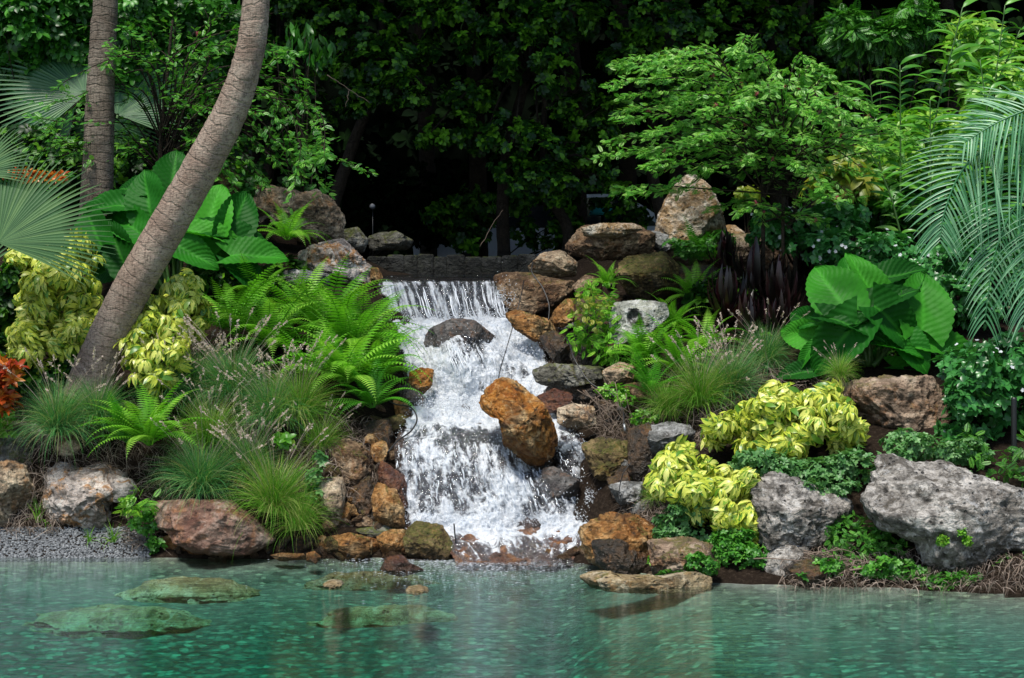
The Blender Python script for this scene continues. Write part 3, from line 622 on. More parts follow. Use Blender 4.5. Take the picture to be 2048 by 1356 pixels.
# rocks lying under the water
def sub_rock(x0, x1, y0, y1, z, label, seed, rough=1.0, mat='sub', ztop=None):
    Yc = F*HC/((y0+y1)/2-HZ); Yn, Yf = F*(HC-z)/(y1-HZ), F*(HC-z)/(y0-HZ); k = Yc/F
    if x1-x0 > 100:      # rests on the pond bed
        a_, b_ = hit((x0+x1)/2, y1), hit((x0+x1)/2, y0); Yn, Yf, z = a_[1], b_[1], min(-.03, (a_[2]+b_[2])/2+.09); k = (Yn+Yf)/2/F
    V, T = ICO[6 if x1-x0 > 300 else 5]; r = np.random.default_rng(seed); o = r.random(3)*30
    hx = (x1-x0)/2*k; hy = (Yf-Yn)/2
    e = np.abs(V)**.8*np.sign(V); Hs = min(.13, hx*.35); rr_ = np.sqrt(V[:, 0]**2+V[:, 1]**2); p = V*np.array([hx*1.02, max(hy*.95, .06), 0]); p[:, 2] = np.where(V[:, 2] > -.02, -Hs*rr_**3.2, -Hs-(.25 if x1-x0 > 100 else .02)*(1-rr_*.4))
    n1 = fbm(V*2.0+o, 3)
    p[:, :2] *= (1+.30*n1)[:, None]
    p[:, 2] += (.05*fbm(V*2.2+o+5, 4)+.03*fbm(p*7+o, 3, True))*min(1, hx*1.6)*.7
    cav = np.clip(fbm(p*9+o, 3, True), -1, 1)
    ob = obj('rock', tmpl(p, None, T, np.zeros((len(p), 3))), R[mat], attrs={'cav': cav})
    Ym = (Yn+Yf)/2; ob.location = ((((x0+x1)/2)-CX)/F*Ym, Ym, z+.01); tag(ob, label, 'rock')
sub_rock(235, 525, 1165, 1208, -.12, 'long yellowish rock under the water in front of the red-brown slab', 21)
sub_rock(50, 425, 1212, 1280, -.22, 'widest pale rock under the water near the left corner', 22)
sub_rock(600, 880, 1162, 1182, -.03, 'brown rock just awash in front of the small wet red rock', 23, mat='awash')
sub_rock(630, 930, 1228, 1255, -.24, 'pale rock under the water below the waterfall reflection', 24)
sub_rock(648, 685, 1157, 1172, .02, 'cream stone tip standing just out of the water', 25, mat='awash')
sub_rock(812, 856, 1168, 1182, .012, 'yellowish stone tip wet at the water surface', 26, mat='awash')

# gravel beach
def gravel():
    n = 5200; px = rng.uniform(-60, 300, n); py = rng.uniform(1055, 1124, n)
    t = []; V, T = _ico(1)
    base = [tmpl(V*np.array([1, .8, .6])*(1+.25*perlin(V*1.5+k*5))[:, None], None, T, np.zeros((len(V), 3))) for k in range(4)]
    pos = np.array([hit(a, b) for a, b in zip(px, py)]); pos[:, 2] += .003
    k = rng.integers(0, 4, n); yd = unit(rng.normal(size=(n, 3))*np.array([1, 1, .3])); s = .007+.010*rng.random(n)**2
    for i in range(4):
        m = k == i; t.append(scatter(base[i], pos[m], yd[m], unit(rng.normal(size=(m.sum(), 3))*.4+np.array([0, 0, 1])), s[m]))
    g = G('grey_gravel'); at = g.n('SeparateXYZ', {0: g.n('Attribute', attribute_name='lc').outputs['Vector']}).outputs[2]
    c = g.ramp(at, [(0, (.06, .065, .07)), (.5, (.17, .18, .19)), (.85, (.36, .37, .38)), (1, (.6, .57, .5))])
    return join(t), g.done(g.n('BsdfPrincipled', {'Base Color': c, 'Roughness': .6}).outputs[0])
t_, m_ = gravel(); o_ = obj('gravel', t_, m_); tag(o_, 'grey blue gravel along the waterline on the left', 'gravel', kind='stuff')

# retaining wall behind the spillway
def retaining_wall():
    a = empty('retaining_wall', P(905, 552, 20.2), 'low dim wall of small upright stone blocks behind the spillway', 'wall')
    g = R['grey']; ts = []; x = 735.0; r = np.random.default_rng(5); core = []
    V, T = ICO[4]
    while x < 1070:
        w = r.uniform(26, 44); y0 = r.uniform(507, 513); h = 560-y0
        e = np.sign(V)*np.abs(V)**.22; p = e*np.array([M(w, 20.2)/2*1.0, .09, M(h, 20.2)/2*.96]); p += .006*np.stack([perlin(p*20+x), perlin(p*22+x+3), perlin(p*19+x+7)], 1)
        p += P(x+w/2, y0+h/2, 20.2); ts.append((p, np.zeros((0, 4), int), T, np.zeros((len(p), 3)))); x += w*.97
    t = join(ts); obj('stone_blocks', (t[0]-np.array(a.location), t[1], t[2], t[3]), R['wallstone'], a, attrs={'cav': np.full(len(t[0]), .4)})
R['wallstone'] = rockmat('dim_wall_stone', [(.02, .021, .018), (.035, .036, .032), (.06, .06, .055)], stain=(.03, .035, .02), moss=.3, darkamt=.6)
retaining_wall()
# ------------------------------------------------------------------ waterfall
KR = np.array([549, 556, 562, 575, 605, 636, 652, 690, 740, 790, 815, 840, 858, 885, 960, 1035, 1048, 1064, 1085, 1112, 1124, 1136], float)
KY = np.array([20.0, 18.8, 18.40, 18.28, 18.18, 18.08, 17.92, 17.6, 17.3, 17.05, 16.85, 16.45, 16.22, 16.08, 15.93, 15.80, 15.72, 15.60, 15.42, 15.28, 15.16, 15.02])
LB = np.array([745, 748, 752, 762, 772, 782, 788, 800, 812, 830, 826, 812, 803, 795, 800, 806, 808, 812, 880, 905, 915, 918], float)
RB = np.array([1010, 1005, 1004, 1006, 1010, 1018, 1040, 1080, 1108, 1090, 1095, 1135, 1150, 1170, 1200, 1244, 1244, 1215, 1195, 1192, 1190, 1188], float)
def fall_sheet(nu, rows, off=0.0, off_z=0.0):
    u = np.linspace(-.02, 1.02, nu); Rr, U = np.meshgrid(rows, u, indexing='ij')
    L_ = np.interp(Rr, KR, LB); R_ = np.interp(Rr, KR, RB); px = L_+U*(R_-L_)
    Y = np.interp(Rr, KR, KY)
    # the lower rock bulges forward and the side channel falls behind it
    low = np.clip((Rr-870)/60, 0, 1)*np.clip((1060-Rr)/25, 0, 1)
    Y = Y-.10*low*np.cos(np.clip((px-960)/190, -1.2, 1.2))*1.0+.22*low*np.clip((px-1120)/60, 0, 1)
    Y = Y+.32*np.exp(-((px-1092)/48)**2-((Rr-922)/30)**2)
    mid = np.exp(-((px-918)/62)**2)*np.clip((Rr-640)/18, 0, 1)*np.clip((812-Rr)/85, 0, 1); Y = Y-.40*mid
    X = (px-CX)/F*Y; Z = HC-(Rr-HZ)/F*Y
    V = np.stack([X, Y, Z], -1)
    return V, px, Rr, U
rows = np.unique(np.concatenate([np.linspace(549, 562, 14), np.arange(562, 1133, 1.35)]))
V, px, rr, U = fall_sheet(300, rows)
a_, b_ = V.shape[:2]; Vf = V.reshape(-1, 3); PX = px.ravel(); RRr = rr.ravel(); UU = U.ravel()
seg = np.linalg.norm(np.diff(V[:, b_//2], axis=0), axis=1); S = np.repeat(np.concatenate([[0], np.cumsum(seg)]), b_)
def gz(cx, cy, rx, ry): return np.exp(-(((PX-cx)/rx)**2+((RRr-cy)/ry)**2))
foam = np.interp(RRr, [549, 560, 564, 568, 635, 645, 700, 815, 832, 850, 862, 884, 900, 1028, 1040, 1062, 1075, 1095, 1124],
                      [-.2, -.2, .40, .30, .36, .95, .97, .98, 1.05, .78, .42, .46, .56, .60, 1.05, 1.0, .55, .22, .10])
foam += np.clip((835-PX)/30, 0, 1)*np.clip((640-RRr)/20, 0, 1)*np.clip((RRr-564)/6, 0, 1)*.40
foam -= .75*gz(918, 678, 66, 26)+.42*gz(935, 718, 55, 24)+.30*gz(950, 775, 65, 18)
foam -= .40*gz(1045, 745, 38, 16)+.3*gz(860, 770, 22, 14)+.35*gz(1070, 700, 26, 12)
foam += .15*gz(900, 640, 60, 8)
for c, s_, a2 in ((848, 12, .42), (905, 9, .38), (938, 12, .46), (880, 5, .25)): foam -= a2*np.exp(-((PX-c-(RRr-960)*(.08 if c > 900 else -.12))/s_)**2)*np.exp(-((RRr-965)/52)**2)
foam -= .55*gz(1105, 965, 42, 30)+.35*gz(1085, 1010, 42, 22)+.25*gz(1020, 925, 40, 22)
foam += .15*gz(1160, 900, 22, 60)
foam -= .9*gz(1112, 925, 48, 20)+.35*gz(965, 870, 40, 12)
foam -= .22*gz(1180, 1022, 30, 14)
nz_ = fbm(np.stack([Vf[:, 0]*5, Vf[:, 1]*5, Vf[:, 2]*5], 1)+4, 4); foam = foam+.22*nz_
EDG = np.minimum(UU, 1-UU)*np.interp(RRr, KR, RB-LB)/26.0
EDG = EDG+.9*fbm(Vf*5+11, 3)*(RRr > 575)
EDG = np.minimum(EDG, (1132-RRr)/14)
EDG = np.where(RRr < 562, 1, EDG)
# displacement: billows where it is white, thin standing ridges in the curtains
f01 = np.clip(foam, 0, 1)
bil = fbm(Vf*3.3+5, 2)*.10+fbm(Vf*8+2, 5)*.075+fbm(Vf*17+7, 3, True)*.02
strk = fbm(np.stack([Vf[:, 0]*15, S*4.0, 0*S], 1), 3)*.035+fbm(Vf*13+3, 3, True)*.012
cur = np.clip(((RRr-562)/10), 0, 1)*np.clip((640-RRr)/12, 0, 1)+np.clip((RRr-880)/15, 0, 1)*np.clip((1036-RRr)/10, 0, 1)
d = bil*f01*(1-.45*cur)+strk*cur
d *= np.clip((RRr-560)/10, .03, 1)*np.clip((1124-RRr)/40, .15, 1)
Vd = Vf+np.stack([0*d, -.8*d, .75*d], 1)
Qf = (np.arange(a_-1)[:, None]*b_+np.arange(b_-1)[None]).ravel(); Qf = np.stack([Qf, Qf+b_, Qf+b_+1, Qf+1], 1)
LCf = np.stack([UU*1.35, S, 0*S], 1)
cut = rows.searchsorted(645); cut2 = rows.searchsorted(838)
def piece(r0, r1, name, label, mat):
    vi = np.arange(r0*b_, (r1+1)*b_); qm = (Qf[:, 0] >= r0*b_) & (Qf[:, 1] < (r1+1)*b_)
    o = obj(name, (Vd[vi], Qf[qm]-r0*b_, np.zeros((0, 3), int), LCf[vi]), mat, attrs={'foam': foam[vi], 'edge': EDG[vi]})
    tag(o, label, 'waterfall', kind='structure')
piece(0, cut, 'waterfall', 'thin upper curtain of water spilling over the ledge', W_top)
piece(cut, cut2, 'waterfall', 'white foaming cascade in the middle of the waterfall', W_fall)
piece(cut2, a_-1, 'waterfall', 'broad lower fall of white water above the pond', W_fall)
# rock bed just behind the water
Vb, pb, rb, Ub = fall_sheet(140, np.arange(553, 1137, 3.0)); ab, bb = Vb.shape[:2]; Vb = Vb.reshape(-1, 3)
dn = np.where(rb.ravel() < 562, .02, .055)
Vb = Vb+np.stack([0*dn, dn, -dn*.8], 1)+(fbm(Vb*6, 4)[:, None]-.15)*np.array([0, .05, -.02])
Qb = (np.arange(ab-1)[:, None]*bb+np.arange(bb-1)[None]).ravel(); Qb = np.stack([Qb, Qb+bb, Qb+bb+1, Qb+1], 1)
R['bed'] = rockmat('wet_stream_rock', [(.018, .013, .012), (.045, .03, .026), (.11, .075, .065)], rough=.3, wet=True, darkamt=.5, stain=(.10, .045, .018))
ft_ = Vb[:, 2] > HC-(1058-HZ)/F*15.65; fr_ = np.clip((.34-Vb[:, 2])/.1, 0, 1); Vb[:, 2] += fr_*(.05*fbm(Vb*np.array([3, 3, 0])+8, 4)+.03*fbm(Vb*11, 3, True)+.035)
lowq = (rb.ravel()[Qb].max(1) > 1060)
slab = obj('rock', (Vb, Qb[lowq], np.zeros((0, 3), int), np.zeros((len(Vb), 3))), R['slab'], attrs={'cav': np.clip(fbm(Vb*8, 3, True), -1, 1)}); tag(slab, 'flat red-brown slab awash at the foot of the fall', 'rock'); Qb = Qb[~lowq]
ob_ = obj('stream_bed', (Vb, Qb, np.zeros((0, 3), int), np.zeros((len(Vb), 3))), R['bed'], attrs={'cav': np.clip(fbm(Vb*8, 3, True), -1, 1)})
tag(ob_, 'dark wet rock face under the falling water', 'stream bed', kind='structure')

# strands and drops
def spray():
    t = []
    # long strands following the surface
    def strands(n, r0, r1, fx, lrange, w, off):
        idx = rng.integers(0, b_, n*4); r_ = rng.uniform(r0, r1, n*4); ok = []
        out = []
        rowi = rows.searchsorted(r_)
        for c, ri in zip(idx, rowi):
            f = foam[min(ri, a_-1)*b_+c]
            if rng.random() > fx(f, c/b_): continue
            ln = int(rng.uniform(*lrange)); ii = np.linspace(ri, min(ri+ln, a_-1), 6).astype(int)
            path = Vd[ii*b_+c].copy(); o = off*rng.uniform(.3, 1); path += np.array([0, -o, o*.35]); path += rng.normal(size=(6, 3))*np.array([.004, .003, .002])
            ww = rng.uniform(*w)*np.array([.35, 1, .7, 1, .6, .15]); out.append(tube(path, ww, 4, False))
            if len(out) >= n: break
        return out
    t += strands(26, 566, 600, lambda f, u: .9 if u > .3 else .1, (25, 50), (.004, .009), .02)
    t += strands(170, 884, 1000, lambda f, u: .25+.7*max(0, min(1, f)), (5, 18), (.003, .007), .05)
    t += strands(24, 690, 725, lambda f, u: .8 if .3 < u < .62 else .0, (15, 35), (.003, .007), .03)
    V0 = np.array([(1, 0, 0), (-1, 0, 0), (0, 1.5, 0), (0, -1.5, 0), (0, 0, 1), (0, 0, -1)], float)
    T0 = [(0, 2, 4), (2, 1, 4), (1, 3, 4), (3, 0, 4), (2, 0, 5), (1, 2, 5), (3, 1, 5), (0, 3, 5)]
    dt = tmpl(V0, None, T0)
    n = 15000; ri = rng.uniform(566, 1050, n); ci = rng.integers(2, b_-2, n); k = rows.searchsorted(ri).clip(0, a_-1)*b_+ci
    keep = rng.random(n) < np.clip(foam[k]*.9+.12, .1, 1); k = k[keep]; p = Vd[k].copy(); m = len(p)
    o = rng.exponential(.035, m); p += np.stack([rng.normal(size=m)*.012, -o, o*.6+rng.normal(size=m)*.01], 1)
    s = .0014+.0042*rng.random(m)**3; t.append(scatter(dt, p, unit(rng.normal(size=(m, 3))*.4+np.array([0, 0, 1])), unit(rng.normal(size=(m, 3))), s))
    # splash where the curtains land
    for (rw, x0, x1, nn, ho, sz) in ((640, 805, 1015, 1500, .06, .004), (1040, 810, 1180, 2400, .06, .004), (815, 835, 960, 1500, .06, .005), (700, 990, 1080, 900, .07, .0045), (1000, 1170, 1225, 700, .05, .004), (600, 990, 1035, 500, .10, .0045)):
        x = rng.uniform(x0, x1, nn); r2 = rw+rng.normal(size=nn)*8; Y = np.interp(r2, KR, KY)-rng.random(nn)*.15
        p = np.array([P(a, b, c) for a, b, c in zip(x, r2, Y)]); p[:, 2] += rng.exponential(ho*.5, nn)
        t.append(scatter(dt, p, unit(rng.normal(size=(nn, 3))*.6+np.array([0, 0, 1])), unit(rng.normal(size=(nn, 3))), .0015+sz*rng.random(nn)**2))
    # flecks of foam on the pond
    nn = 2400; x = rng.normal(960, 120, nn); r2 = 1112+rng.exponential(14, nn)
    p = np.array([P(a, b, waterY(b)) for a, b in zip(x, r2)]); p[:, 2] = .001
    t.append(scatter(dt, p, (1, 0, 0), (0, 0, 1), np.stack([.004+.016*rng.random(nn)**2, .004+.010*rng.random(nn)**2, np.full(nn, .0004)], 1)))
    return join(t)
o_ = obj('spray', spray(), W_drop); tag(o_, 'flying drops and strands of white water over the waterfall', 'spray', kind='stuff')
# ------------------------------------------------------------------ generic foliage builders
def blob_points(blobs, n, shell=.25, front=.0, clump=-.28):
    """points and outward normals spread through the shells of several ellipsoids (px, py, rx, ry, Y, depth)"""
    C = np.array([P(b[0], b[1], b[4]) for b in blobs]); A = np.array([[M(b[2], b[4]), b[5], M(b[3], b[4])] for b in blobs])
    w = (A[:, 0]*A[:, 2]); w = w/w.sum(); k = rng.choice(len(blobs), n, p=w)
    d = unit(rng.normal(size=(n, 3))); d[:, 1] -= front; d = unit(d)
    r = 1-np.abs(rng.normal(size=n))*shell; r = np.clip(r, .15, 1.06)
    p = C[k]+d*A[k]*r[:, None]; nrm = unit(d/A[k])
    ins = np.zeros(n, bool)
    for i in range(len(blobs)):
        q = ((p-C[i])/A[i]); ins |= (k != i) & ((q**2).sum(1) < .45)
    p, nrm = p[~ins], nrm[~ins]
    lump = fbm(p*3.1, 2); m = lump > clump+.1*rng.normal(size=len(p))
    return p[m], nrm[m]
def lumpy(blobs):
    out = []
    for b in blobs:
        out.append((b[0], b[1], b[2]*.82, b[3]*.82, b[4], b[5]*.82))
        for _ in range(6):
            a = rng.random()*6.28; q = rng.uniform(.55, .8); s = rng.uniform(.32, .5)
            out.append((b[0]+math.cos(a)*b[2]*q, b[1]+math.sin(a)*b[3]*q, b[2]*s, b[3]*s, b[4]+rng.uniform(-.6, .3)*b[5], b[5]*s))
    return out
def blob_leaves(t, blobs, n, size, shell=.25, up=.5, hang=.25, front=0., jitter=.35, var=.35, clump=-.28):
    p, nr = blob_points(blobs, n, shell, front, clump); m = len(p)
    z = unit(nr+np.array([0, 0, up])+rng.normal(size=(m, 3))*jitter)
    y = unit(np.cross(unit(rng.normal(size=(m, 3))), z)+nr*.6+np.array([0, 0, -hang]))
    return scatter(t, p, y, z, size*(1-var/2+var*rng.random(m)))
def stems(base, blobs, n, r0=.012, k=5):
    ts = []
    p, nr = blob_points(blobs, max(n*3, 20), .5)
    for i in range(min(n, len(p))):
        q = p[i]; mid = base*.5+q*.5+np.array([rng.normal()*.04, rng.normal()*.04, .06])
        ts.append(tube(curve([base+rng.normal(size=3)*np.array([.03, .03, 0]), mid, q], 8), np.linspace(r0, r0*.3, 8), k))
    return join(ts)
def shift(t, o): return (t[0]-np.asarray(o), t[1], t[2], t[3])
def shrub(name, label, cat, blobs, t, n, size, mat, base=None, stem_n=9, stem_mat=None, group=None, extra=(), r0=.012, part='foliage', **kw):
    b0 = blobs[0]
    if base is None:
        c = P(b0[0], b0[1], b0[4]+b0[5]*.3); base = np.array([c[0], c[1], ground_z(c[0], c[1])])
    blobs = lumpy(blobs); e = empty(name, base, label, cat, group)
    obj(part, shift(blob_leaves(t, blobs, n, size, **kw), base), mat, e)
    if stem_n: obj('stem', shift(stems(np.array(base), blobs, stem_n, r0), base), stem_mat or B_dark, e)
    for pn, tt, mm in extra: obj(pn, shift(tt, base), mm, e)
    return e
Z3 = np.array([0, 0, 1.0])
lf = leaf_t(5, .26, .45, .2, .3)           # oblong
lf_long = leaf_t(5, .13, .4, .3, .25)      # lance-shaped
lf_ob = leaf_t(5, .26, .62, .3, .25)       # spoon-shaped
lf_small = leaf_t(3, .3, .5, .1, .3)
def rosette(k, leaf, tilt=.5, size=1.0, tw=0.0):
    a = np.arange(k)*2*np.pi/k+rng.normal(size=k)*.15
    y = np.stack([np.cos(a), np.sin(a), tilt+rng.normal(size=k)*.15], 1)
    z = np.stack([-np.cos(a)*tilt, -np.sin(a)*tilt, np.ones(k)], 1)
    return scatter(leaf, np.zeros((k, 3)), y, z, size*(.8+.3*rng.random(k)), rnd=rng.random(k), keep=0)
ros = rosette(6, lf_ob, .5)
ros_sch = join([scatter(leaf_t(6, .19, .58, .75, .25, .5), np.stack([np.cos(a)*.10, np.sin(a)*.10, 0*a], 1), np.stack([np.cos(a), np.sin(a), -.15+0*a], 1), np.stack([np.cos(a)*.15, np.sin(a)*.15, 1+0*a], 1), 1.0, rnd=rng.random(8), keep=0) for a in [np.arange(8)*2*np.pi/8+rng.normal(size=8)*.1]])
sprig = join([scatter(lf_small, np.stack([0*s, s, 0*s], 1), np.stack([sd*np.ones(8), .45+0*s, .05+0*s], 1), (0, 0, 1), .30*np.sin(np.pi*(.15+.8*s))+.06, rnd=rng.random(8), keep=0) for s in [np.linspace(.08, 1, 8)] for sd in (-1, 1)])
pair = join([scatter(lf, np.zeros((2, 3)), [(1, .5, .1), (-1, .5, .1)], (0, 0, 1), .9), scatter(lf, [(0, .1, 0)], (0, 1, .2), (0, 0, 1), 1.0), scatter(lf, [(0, -.25, -.1)]*2, [(.8, -.2, .1), (-.8, .1, .1)], (0, 0, 1), .8)])

# ------------------------------------------------------------------ ferns
def frond_t(a0, a1, n=27, w=.13, seed=0):
    r = np.random.default_rng(seed); s = np.linspace(0, 1, n); ang = np.radians(a0+(a1-a0)*s**1.2)
    ds = 1/(n-1); py_ = np.concatenate([[0], np.cumsum(np.cos(ang[:-1])*ds)]); pz_ = np.concatenate([[0], np.cumsum(np.sin(ang[:-1])*ds)])
    path = np.stack([.03*np.sin(s*3+seed), py_, pz_], 1); T = unit(np.gradient(path, axis=0)); U = unit(np.cross(T, np.cross(Z3, T)+1e-6*Z3))
    sidev = np.array([1.0, 0, 0]); Nn = unit(np.cross(sidev, T))
    prof = w*np.clip(np.sin(np.pi*np.clip(s*.86+.14, 0, 1)**.75), 0, 1)*(s > .10)+.002
    blade = tmpl([(-.10, 0, 0), (.10, 0, 0), (-.15, .35, .03), (.15, .35, .03), (0, 1, -.12)], [(0, 1, 3, 2)], [(2, 3, 4)], [(0, 0, .5), (0, 0, .5), (0, .4, .5), (0, .4, .5), (0, 1, .5)])
    ts = [tube(path, np.linspace(.006, .002, n), 3, False)]; m = s > .08
    for sd in (-1, 1):
        y = sidev*sd+T*.28-Nn*.10
        sc = np.stack([np.full(n, 1.25*(1-.3*s[0]))*w*.62, prof, prof], 1)[m]; sc[:, 0] = w*.66*np.clip(prof[m]/w*1.3, .25, 1)
        ts.append(scatter(blade, path[m], y[m], Nn[m], sc, rnd=.35+.5*s[m], keep=.1))
    return join(ts)
FR = [frond_t(a, b, seed=i) for i, (a, b) in enumerate([(82, 20), (74, -5), (65, -30), (52, -45), (38, -60), (60, 10)])]
def fern_mesh(n=24, seed=0, spread=1.0):
    r = np.random.default_rng(seed); ts = []
    for i in range(n):
        q = i/n; a = i*2.399+r.normal()*.3; k = min(4, int(q*5*spread+r.random()*.8)) if r.random() > .12 else 5
        d = np.array([math.cos(a), math.sin(a), 0]); ts.append(scatter(FR[k], [d*.02], d, Z3+r.normal(size=3)*.12, [.7+.42*r.random()], rnd=[r.random()], keep=.4))
    return join(ts)
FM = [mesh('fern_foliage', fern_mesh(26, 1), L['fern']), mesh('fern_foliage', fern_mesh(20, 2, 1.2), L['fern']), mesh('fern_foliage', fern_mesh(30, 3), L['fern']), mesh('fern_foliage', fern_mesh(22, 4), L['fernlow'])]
def fern(px, py, size_px, v, label, lift=0.0, Y=None, group='sword ferns on the banks'):
    p = hit(px, py) if Y is None else P(px, py, Y); p = p+np.array([0, 0, lift])
    e = empty('fern', p, label, 'fern', group); o = bpy.data.objects.new('foliage', FM[v]); COL.objects.link(o); o.parent = e
    s = M(size_px*1.2, p[1]); e.scale = (s, s, s); e.rotation_euler = (rng.normal()*.06+.08, rng.normal()*.06, rng.random()*6.28); return e
fern(470, 668, 150, 0, 'fern nearest the yellow shrub left of the fall', Y=17.0)
fern(545, 700, 150, 2, 'fern with two dark red stems beneath it', Y=16.9)
fern(600, 635, 130, 1, 'fern standing in front of the flat pale slab', Y=17.6)
fern(655, 672, 160, 2, 'tall fern in the middle of the left fern bank', Y=17.2)
fern(700, 700, 160, 0, 'fern bulging toward the foam from the left bank', Y=16.9)
fern(735, 685, 130, 1, 'fern nearest the left end of the upper fall', Y=17.3)
fern(690, 770, 160, 2, 'big drooping fern above the grassy tufts', Y=16.5)
fern(755, 760, 130, 0, 'fern overhanging the squarish orange stone', Y=16.7)
fern(620, 755, 140, 1, 'fern at the lower left of the fern bank above the seed heads', Y=16.6)
fern(515, 610, 120, 1, 'fern below the lowest left elephant ear leaf', Y=17.7)
fern(745, 815, 105, 3, 'shaded fern hanging lowest beside the cascade', Y=16.35)
fern(575, 480, 95, 1, 'pale fern between elephant ear leaves and the pitted brown boulder', Y=18.3)
fern(300, 890, 140, 2, 'fern drooping over the limestone boulder on the lower left', Y=15.75)
fern(255, 885, 105, 3, 'dark side of the lower left fern clump', Y=15.8)
fern(1290, 720, 100, 0, 'fern in front of the whitish limestone rock', Y=16.6)
fern(1355, 745, 115, 2, 'fern at the middle of the right fern bank', Y=16.5)
fern(1300, 790, 100, 3, 'lowest fern on the right reaching over the brown rock', Y=16.1)
fern(1410, 700, 95, 1, 'fern beside the dark red spiky plants', Y=16.9)
fern(1385, 600, 85, 0, 'small fern right of the round mossy boulder', Y=17.8)
fern(1400, 520, 80, 3, 'deep green fern below the pointed boulder', Y=18.3)
fern(1215, 570, 60, 1, 'little fern sprouting from the right rock stack', Y=17.7)
fern(1345, 655, 75, 0, 'fern right above the hole in the whitish rock', Y=17.2)

# ------------------------------------------------------------------ yellow variegated shrubs
def yshrub(label, blobs, n, size):
    return shrub('variegated_shrub', label, 'shrub', blobs, ros_sch, n, size, L['sch'], stem_n=10, shell=.3, up=.6, hang=.2, front=.35, jitter=.5, var=.6, clump=-.10, group='yellow variegated shrubs')
yshrub('largest bright yellow leafed shrub, in front of the square mossy boulder', [(1610, 850, 130, 66, 15.1, .42), (1690, 850, 70, 48, 15.0, .3), (1600, 795, 85, 38, 15.3, .35), (1500, 850, 55, 40, 15.2, .3), (1460, 870, 50, 40, 15.1, .3)], 1150, .102)
yshrub('lower bright yellow leafed shrub hanging toward the pond', [(1375, 950, 70, 62, 14.75, .35), (1440, 980, 80, 65, 14.6, .35), (1490, 1030, 48, 50, 14.45, .25), (1350, 915, 38, 35, 14.9, .25)], 1050, .106)
yshrub('pale yellow shrub left of the leaning trunk', [(130, 600, 95, 85, 16.9, .5), (90, 520, 85, 50, 17.3, .4), (90, 690, 75, 50, 16.6, .4), (160, 500, 50, 35, 17.4, .3), (165, 690, 45, 50, 16.7, .3)], 1500, .102)
yshrub('pale yellow shrub right of the leaning trunk above the grasses', [(320, 640, 85, 70, 16.6, .4), (310, 730, 65, 55, 16.3, .35), (370, 590, 42, 42, 16.8, .3), (265, 700, 50, 55, 16.5, .3), (390, 640, 30, 50, 16.7, .25)], 1150, .102)

# ------------------------------------------------------------------ elephant ears
def ear_t():
    n, m = 34, 11; s = np.linspace(0, 1, n); u = np.linspace(-1, 1, m); S_, U_ = np.meshgrid(s, u, indexing='ij')
    W = .44*np.sin(np.pi*np.clip(.17+.83*S_, 0, 1)**.92)**.72
    sc = 1+.035*np.sin(S_*70)*np.abs(U_)**4
    x = U_*W*sc; y = S_-.25*np.abs(U_)**1.3*(1-S_)**2.2-.02
    z = .16*np.abs(U_)**1.2*W/.44-.22*S_**2+.012*np.sin(S_*70-np.abs(U_)*24)*np.abs(U_)**.6+.02*np.sin(S_*9+U_*4)
    V = np.stack([x, y, z], -1).reshape(-1, 3); Q = [(i*m+j, i*m+j+1, (i+1)*m+j+1, (i+1)*m+j) for i in range(n-1) for j in range(m-1)]
    return tmpl(V, Q, None, np.stack([U_.ravel(), S_.ravel(), .5+0*S_.ravel()], 1))
EAR = ear_t()
def elephant_ear(name_label, base_px, base_py, Yb, leaves):
    base = P(base_px, base_py, Yb); base[2] = ground_z(base[0], base[1])+.0
    e = empty('elephant_ear', base, name_label, 'plant')
    for i, (cx, cy, Ln, wr, ang, nx, nz, dY) in enumerate(leaves):
        Y = Yb+dY; L_ = M(Ln, Y); a = math.radians(ang); N_ = unit(np.array([nx, -1.0, nz])); tip = np.array([math.cos(a), 0, math.sin(a)]); tip = tip-N_*(tip@N_); tip = unit(tip)
        c = P(cx, cy, Y); p0 = c-tip*L_*.45
        t = scatter(EAR, [p0], tip, N_, np.array([[L_*wr, L_, L_]]), rnd=[min(.95, max(.05, .5+.5*rng.normal()*.6))], keep=.0)
        lo = obj('leaf', shift(t, base), L['ear'], e)
        mid = (base+p0)/2+np.array([0, .05, .08]); q0 = base+np.array([rng.normal()*.04, rng.normal()*.04, -.03])
        obj('petiole', shift(tube(curve([q0, mid, p0+N_*-.01], 12), np.linspace(.022, .010, 12), 6), base), B_stem, e)
    return e
elephant_ear('elephant ear plant with scalloped green leaves above the square mossy boulder', 1735, 730, 16.3, [
 (1662, 575, 128, 1.0, 118, -.2, .45, -.1), (1733, 560, 125, .72, 112, .5, .25, .05), (1768, 602, 150, .55, 35, -.5, .9, -.25), (1800, 545, 120, .6, 28, -.2, .9, .2),
 (1812, 585, 110, .6, 60, -.7, .4, .05), (1848, 600, 138, .95, 80, .15, .35, -.1), (1655, 640, 120, .55, 160, -.3, 1.1, -.2), (1612, 640, 85, .85, 150, -.5, .3, .05), (1598, 668, 85, .85, 165, -.4, .2, -.05),
 (1672, 690, 140, .85, 225, -.35, .25, -.35), (1710, 650, 125, .55, -30, .0, 1.2, -.4), (1795, 650, 130, .85, -35, .4, .35, -.3), (1790, 690, 120, .5, -10, .1, 1.2, -.35), (1728, 610, 90, .9, 90, 0, .2, .1),
 (1852, 640, 105, .7, -40, .3, .9, .0), (1868, 662, 95, .7, 10, .3, 1.1, .15), (1825, 700, 100, .95, -60, .2, .7, -.3), (1908, 697, 115, .75, -12, .1, 1.0, -.2), (1832, 735, 95, .5, -5, 0, 1.1, -.1), (1590, 745, 75, .7, 175, -.2, .8, -.2), (1610, 715, 60, .5, 235, -.5, .4, -.2), (1700, 545, 90, .8, 85, .1, .5, .25), (1745, 690, 80, .8, -90, 0, .1, .0)])
